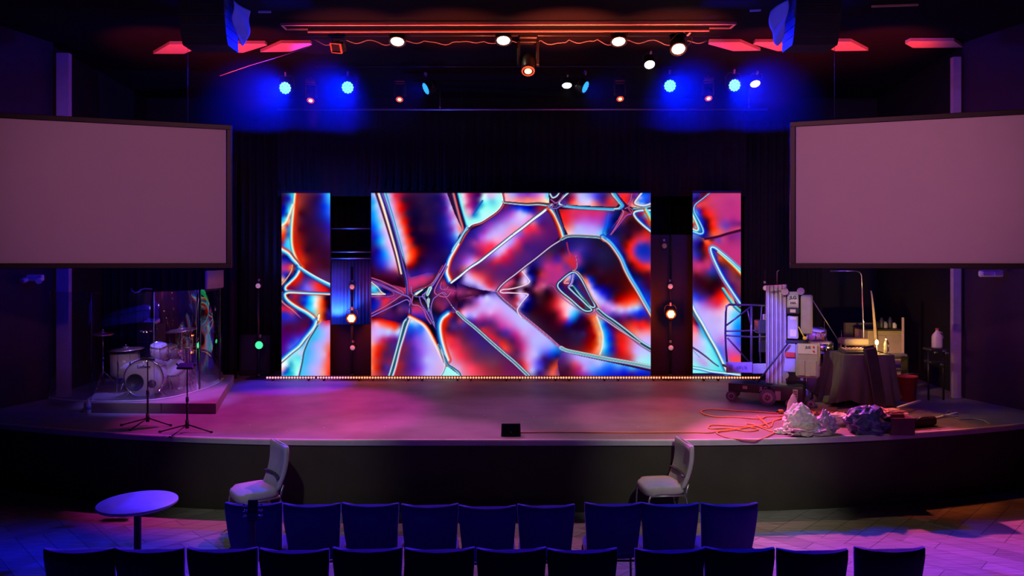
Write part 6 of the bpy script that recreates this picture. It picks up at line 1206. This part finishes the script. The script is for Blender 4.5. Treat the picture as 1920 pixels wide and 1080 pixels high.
# ------------------------------------------------------------------ haze round the overhead lamps
hz = bpy.data.materials.new('stage haze'); hz.use_nodes = True; nt = hz.node_tree; nt.nodes.clear(); oo = nt.nodes.new('ShaderNodeOutputMaterial')
vs = nt.nodes.new('ShaderNodeVolumeScatter'); vs.inputs['Density'].default_value = .0115; vs.inputs['Color'].default_value = (.9, .9, 1, 1); vs.inputs['Anisotropy'].default_value = .3
nt.links.new(vs.outputs[0], oo.inputs['Volume'])
o = MB().box((0, 13.2, 5.95), (10.6, 2.4, 1.3)).build('stage_haze', hz); tag(o, 'thin haze glowing blue around the overhead lamps', 'haze', kind='stuff')
o.location = (0, 0, 0)
# ------------------------------------------------------------------ lights
BLUE = (.0, .006, 1.0)
for px, py, rz, lab in BL:
    p = PX(px, py, 13.6)+Vector((0, -.1, -.02)); spot('blue_lamp_beam', p, (p.x*1.25, 0, .4), BLUE, 4600, 66, .7, .05)
for px in (799, 1097):
    p = PX(px, 164, 13.6)+Vector((0, -.1, -.02)); spot('blue_lamp_beam', p, (p.x*3, 6, 3), BLUE, 120, 60, 1, .05)
for px, py, Y, e in ((745, 78, 11.7, 1), (944, 76, 11.7, .5), (1160, 78, 11.7, 1), (1272, 92, 11.7, 1.2)):
    p = PX(px, py, Y)+Vector((0, -.16, -.12)); spot('warm_spot_beam', p, (p.x*1.1, 8.5, 0), (1, .80, .30), 80*e, 46, .5, .05)
for px in (584, 750, 1162, 1327):
    p = PX(px, 188, 13.6)+Vector((0, -.2, -.05)); point('amber_glow', p, (1, .10, .02), .7, .03)
spot('magenta_backlight', (2.6, 13.2, 5.2), (4.6, 7.4, 0), (1, .09, .33), 3400, 44, .4, .08)
spot('magenta_backlight', (-1.5, 13.2, 5.2), (-1.3, 7.0, 0), (.9, .10, .6), 900, 46, .6, .08)
# overhead washes on the deck
spot('magenta_deck', (-2.8, 11.5, 6.3), (-3.25, 11.1, .9), (1, .035, .60), 1500, 48, .45, .05)
spot('purple_deck', (.2, 11.5, 6.3), (.1, 10.5, .9), (.70, .15, .66), 560, 48, .9, .06)
spot('pink_deck_right', (2.2, 11.5, 6.3), (2.3, 10.7, .9), (1, .15, .34), 760, 37, .6, .06)
spot('red_deck_right', (5.0, 11.3, 6.3), (5.15, 10.6, .9), (1, .16, .04), 420, 26, .3, .06)
spot('blue_deck_left', (-2.6, 12.6, 6.3), (-3.9, 13.4, .9), (.02, .0, 1), 2600, 24, .6, .05)
# front of house, then added fills and other washes
spot('warm_front_left', (-2.5, 3.0, 6.4), (-2.85, 9.2, .6), (.85, .88, .66), 480, 22, .9, .08)
spot('warm_front_right', (2.5, 3.0, 6.4), (2.5, 9.2, .55), (.88, .88, .68), 920, 24, .9, .08)
spot('lift_key', (.2, 7.5, 6.0), (4.62, 11.9, 1.65), (1, .90, .55), 820, 12, .4, .08)
spot('violet_lift', (-1.5, 8.5, 5.2), (3.85, 11.9, 2.0), (.10, .06, 1), 8000, 11, .3, .05)
spot('bag_fill', (2.2, 4.5, 6.5), (4.15, 9.9, .9), (1, .62, .85), 200, 13, .6, .05)  # unseen spot added to brighten the bags
spot('drum_fill_blue', (-4.25, 10.8, 4.9), (-5.35, 11.75, 1.35), (.22, .14, 1), 900, 34, .6, .05)  # unseen blue spot added over the kit to brighten it
spot('drum_fill_white', (-3.0, 2.0, 6.3), (-5.5, 11.4, 1.42), (.9, .68, .85), 650, 8.5, .6, .05)  # unseen spot added to brighten the bass drum head
point('yellow_bulb_light', (XX(1641, 11.5), 11.50, ZZ(642, 11.55)+.01), (1, .58, .14), 24, .03)
spot('counter_fill', (XX(1641, 11.6), 11.62, ZZ(640, 11.55)), (XX(1662, 13), 13.3, 1.75), (1, .58, .12), 75, 82, .9, .03)  # extra spot added at the bulb to brighten counter and wall
point('orange_lamp_glow', PX(659, 597, 13.85), (1, .06, .005), 32, .05)
point('orange_lamp_glow', PX(1258, 589, 13.85), (1, .06, .005), 32, .05)
spot('blue_uplight', (XX(628, 14.7), 14.69, ZZ(606, 14.7)), (XX(630, 14.9), 14.93, 4.0), (.02, .10, 1), 300, 120, .6, .04)
for x, e in ((-4.2, 200), (4.2, 200), (-5.6, 150), (5.9, 190)):
    spot('red_ceiling_wash', (x, 11.6, 5.3), (x, 12.3, ZC), (1, .05, .02), e*.9, 84, .6, .08)
for x, e in ((-2.4, 70), (-.9, 90), (.8, 210), (2.4, 120)): spot('frame_wash', (x, 11.0, 4.9), (x, 11.42, ZC), (1, .13, .05), e*5, 64, .8, .05)
spot('pink_ceiling_wash', (-3.2, 12.0, 5.2), (-3.25, 12.4, ZC), (.5, .02, .9), 190, 34, .3, .05)
spot('pink_ceiling_wash', (3.1, 12.0, 5.2), (3.15, 12.4, ZC), (.4, .02, .6), 60, 34, .3, .05)
for s, e in ((-1, 720), (1, 1080)):
    spot('pink_screen_wash', (s*1.2, 2.0, 6.4), (s*4.9, 10, 4.3), (1, .30, .50), e, 36, 1, .2)
for s in (-1, 1): spot('blue_speaker_side', (s*.9, 9.6, 5.7), (s*3.7, 10.3, 6.4), (.03, .04, 1), 420, 26, .6, .05)
area('light_bar_spill', (0, 13.86, 1.0), (0, 14.6, 1.05), (1, .08, .02), 2.5, 8.8, .04)
area('blue_curtain_fill', (XX(611, 14.62), 14.62, 2.45), (XX(650, 14.95), 14.95, 2.45), (.01, .05, 1), 9, 1.1, .05).rotation_euler.rotate_axis('Z', PI/2)  # hidden area light added to spread blue over the gap curtain
spot('floor_purple_right', (7.0, 11.8, 6.3), (6.2, 6.6, 0), (.40, .03, 1), 260, 34, .3, .05)
spot('floor_orange_right', (6.8, 11.4, 5.5), (6.4, 8.9, 0), (1, .20, .02), 120, 22, .15, .05)
area('house_ambient', (0, 0, 6.5), (0, 9, 1), (.8, .08, .6), 1.2, 8, 4)
spot('blue_chair_light', (-5.0, 3.0, 6.3), (-2.9, 8.6, .8), (.02, .02, 1), 380, 5.5, .4, .04)
w = bpy.data.worlds.new('World'); S.world = w; w.use_nodes = True; w.node_tree.nodes['Background'].inputs[0].default_value = (.05, .01, .12, 1); w.node_tree.nodes['Background'].inputs[1].default_value = .02
# ------------------------------------------------------------------ camera
cd = bpy.data.cameras.new('Camera'); cam = bpy.data.objects.new('Camera', cd); COL.objects.link(cam)
cam.location = (0, 0, HZ); cam.rotation_euler = (PI/2, 0, 0); cd.sensor_width = 36; cd.lens = 36*F/1920; cd.shift_y = (HOR-540)/1920; cd.clip_end = 100
S.camera = cam
S.view_settings.view_transform = 'Standard'; S.view_settings.look = 'None'; S.view_settings.exposure = 0; S.view_settings.gamma = 1; S.view_settings.use_curve_mapping = False
S.cycles.use_denoising = True
S.cycles.max_bounces = 6; S.cycles.diffuse_bounces = 2; S.cycles.glossy_bounces = 3; S.cycles.transparent_max_bounces = 12; S.cycles.volume_bounces = 0
S.cycles.sample_clamp_indirect = 4; S.cycles.caustics_reflective = False; S.cycles.caustics_refractive = False
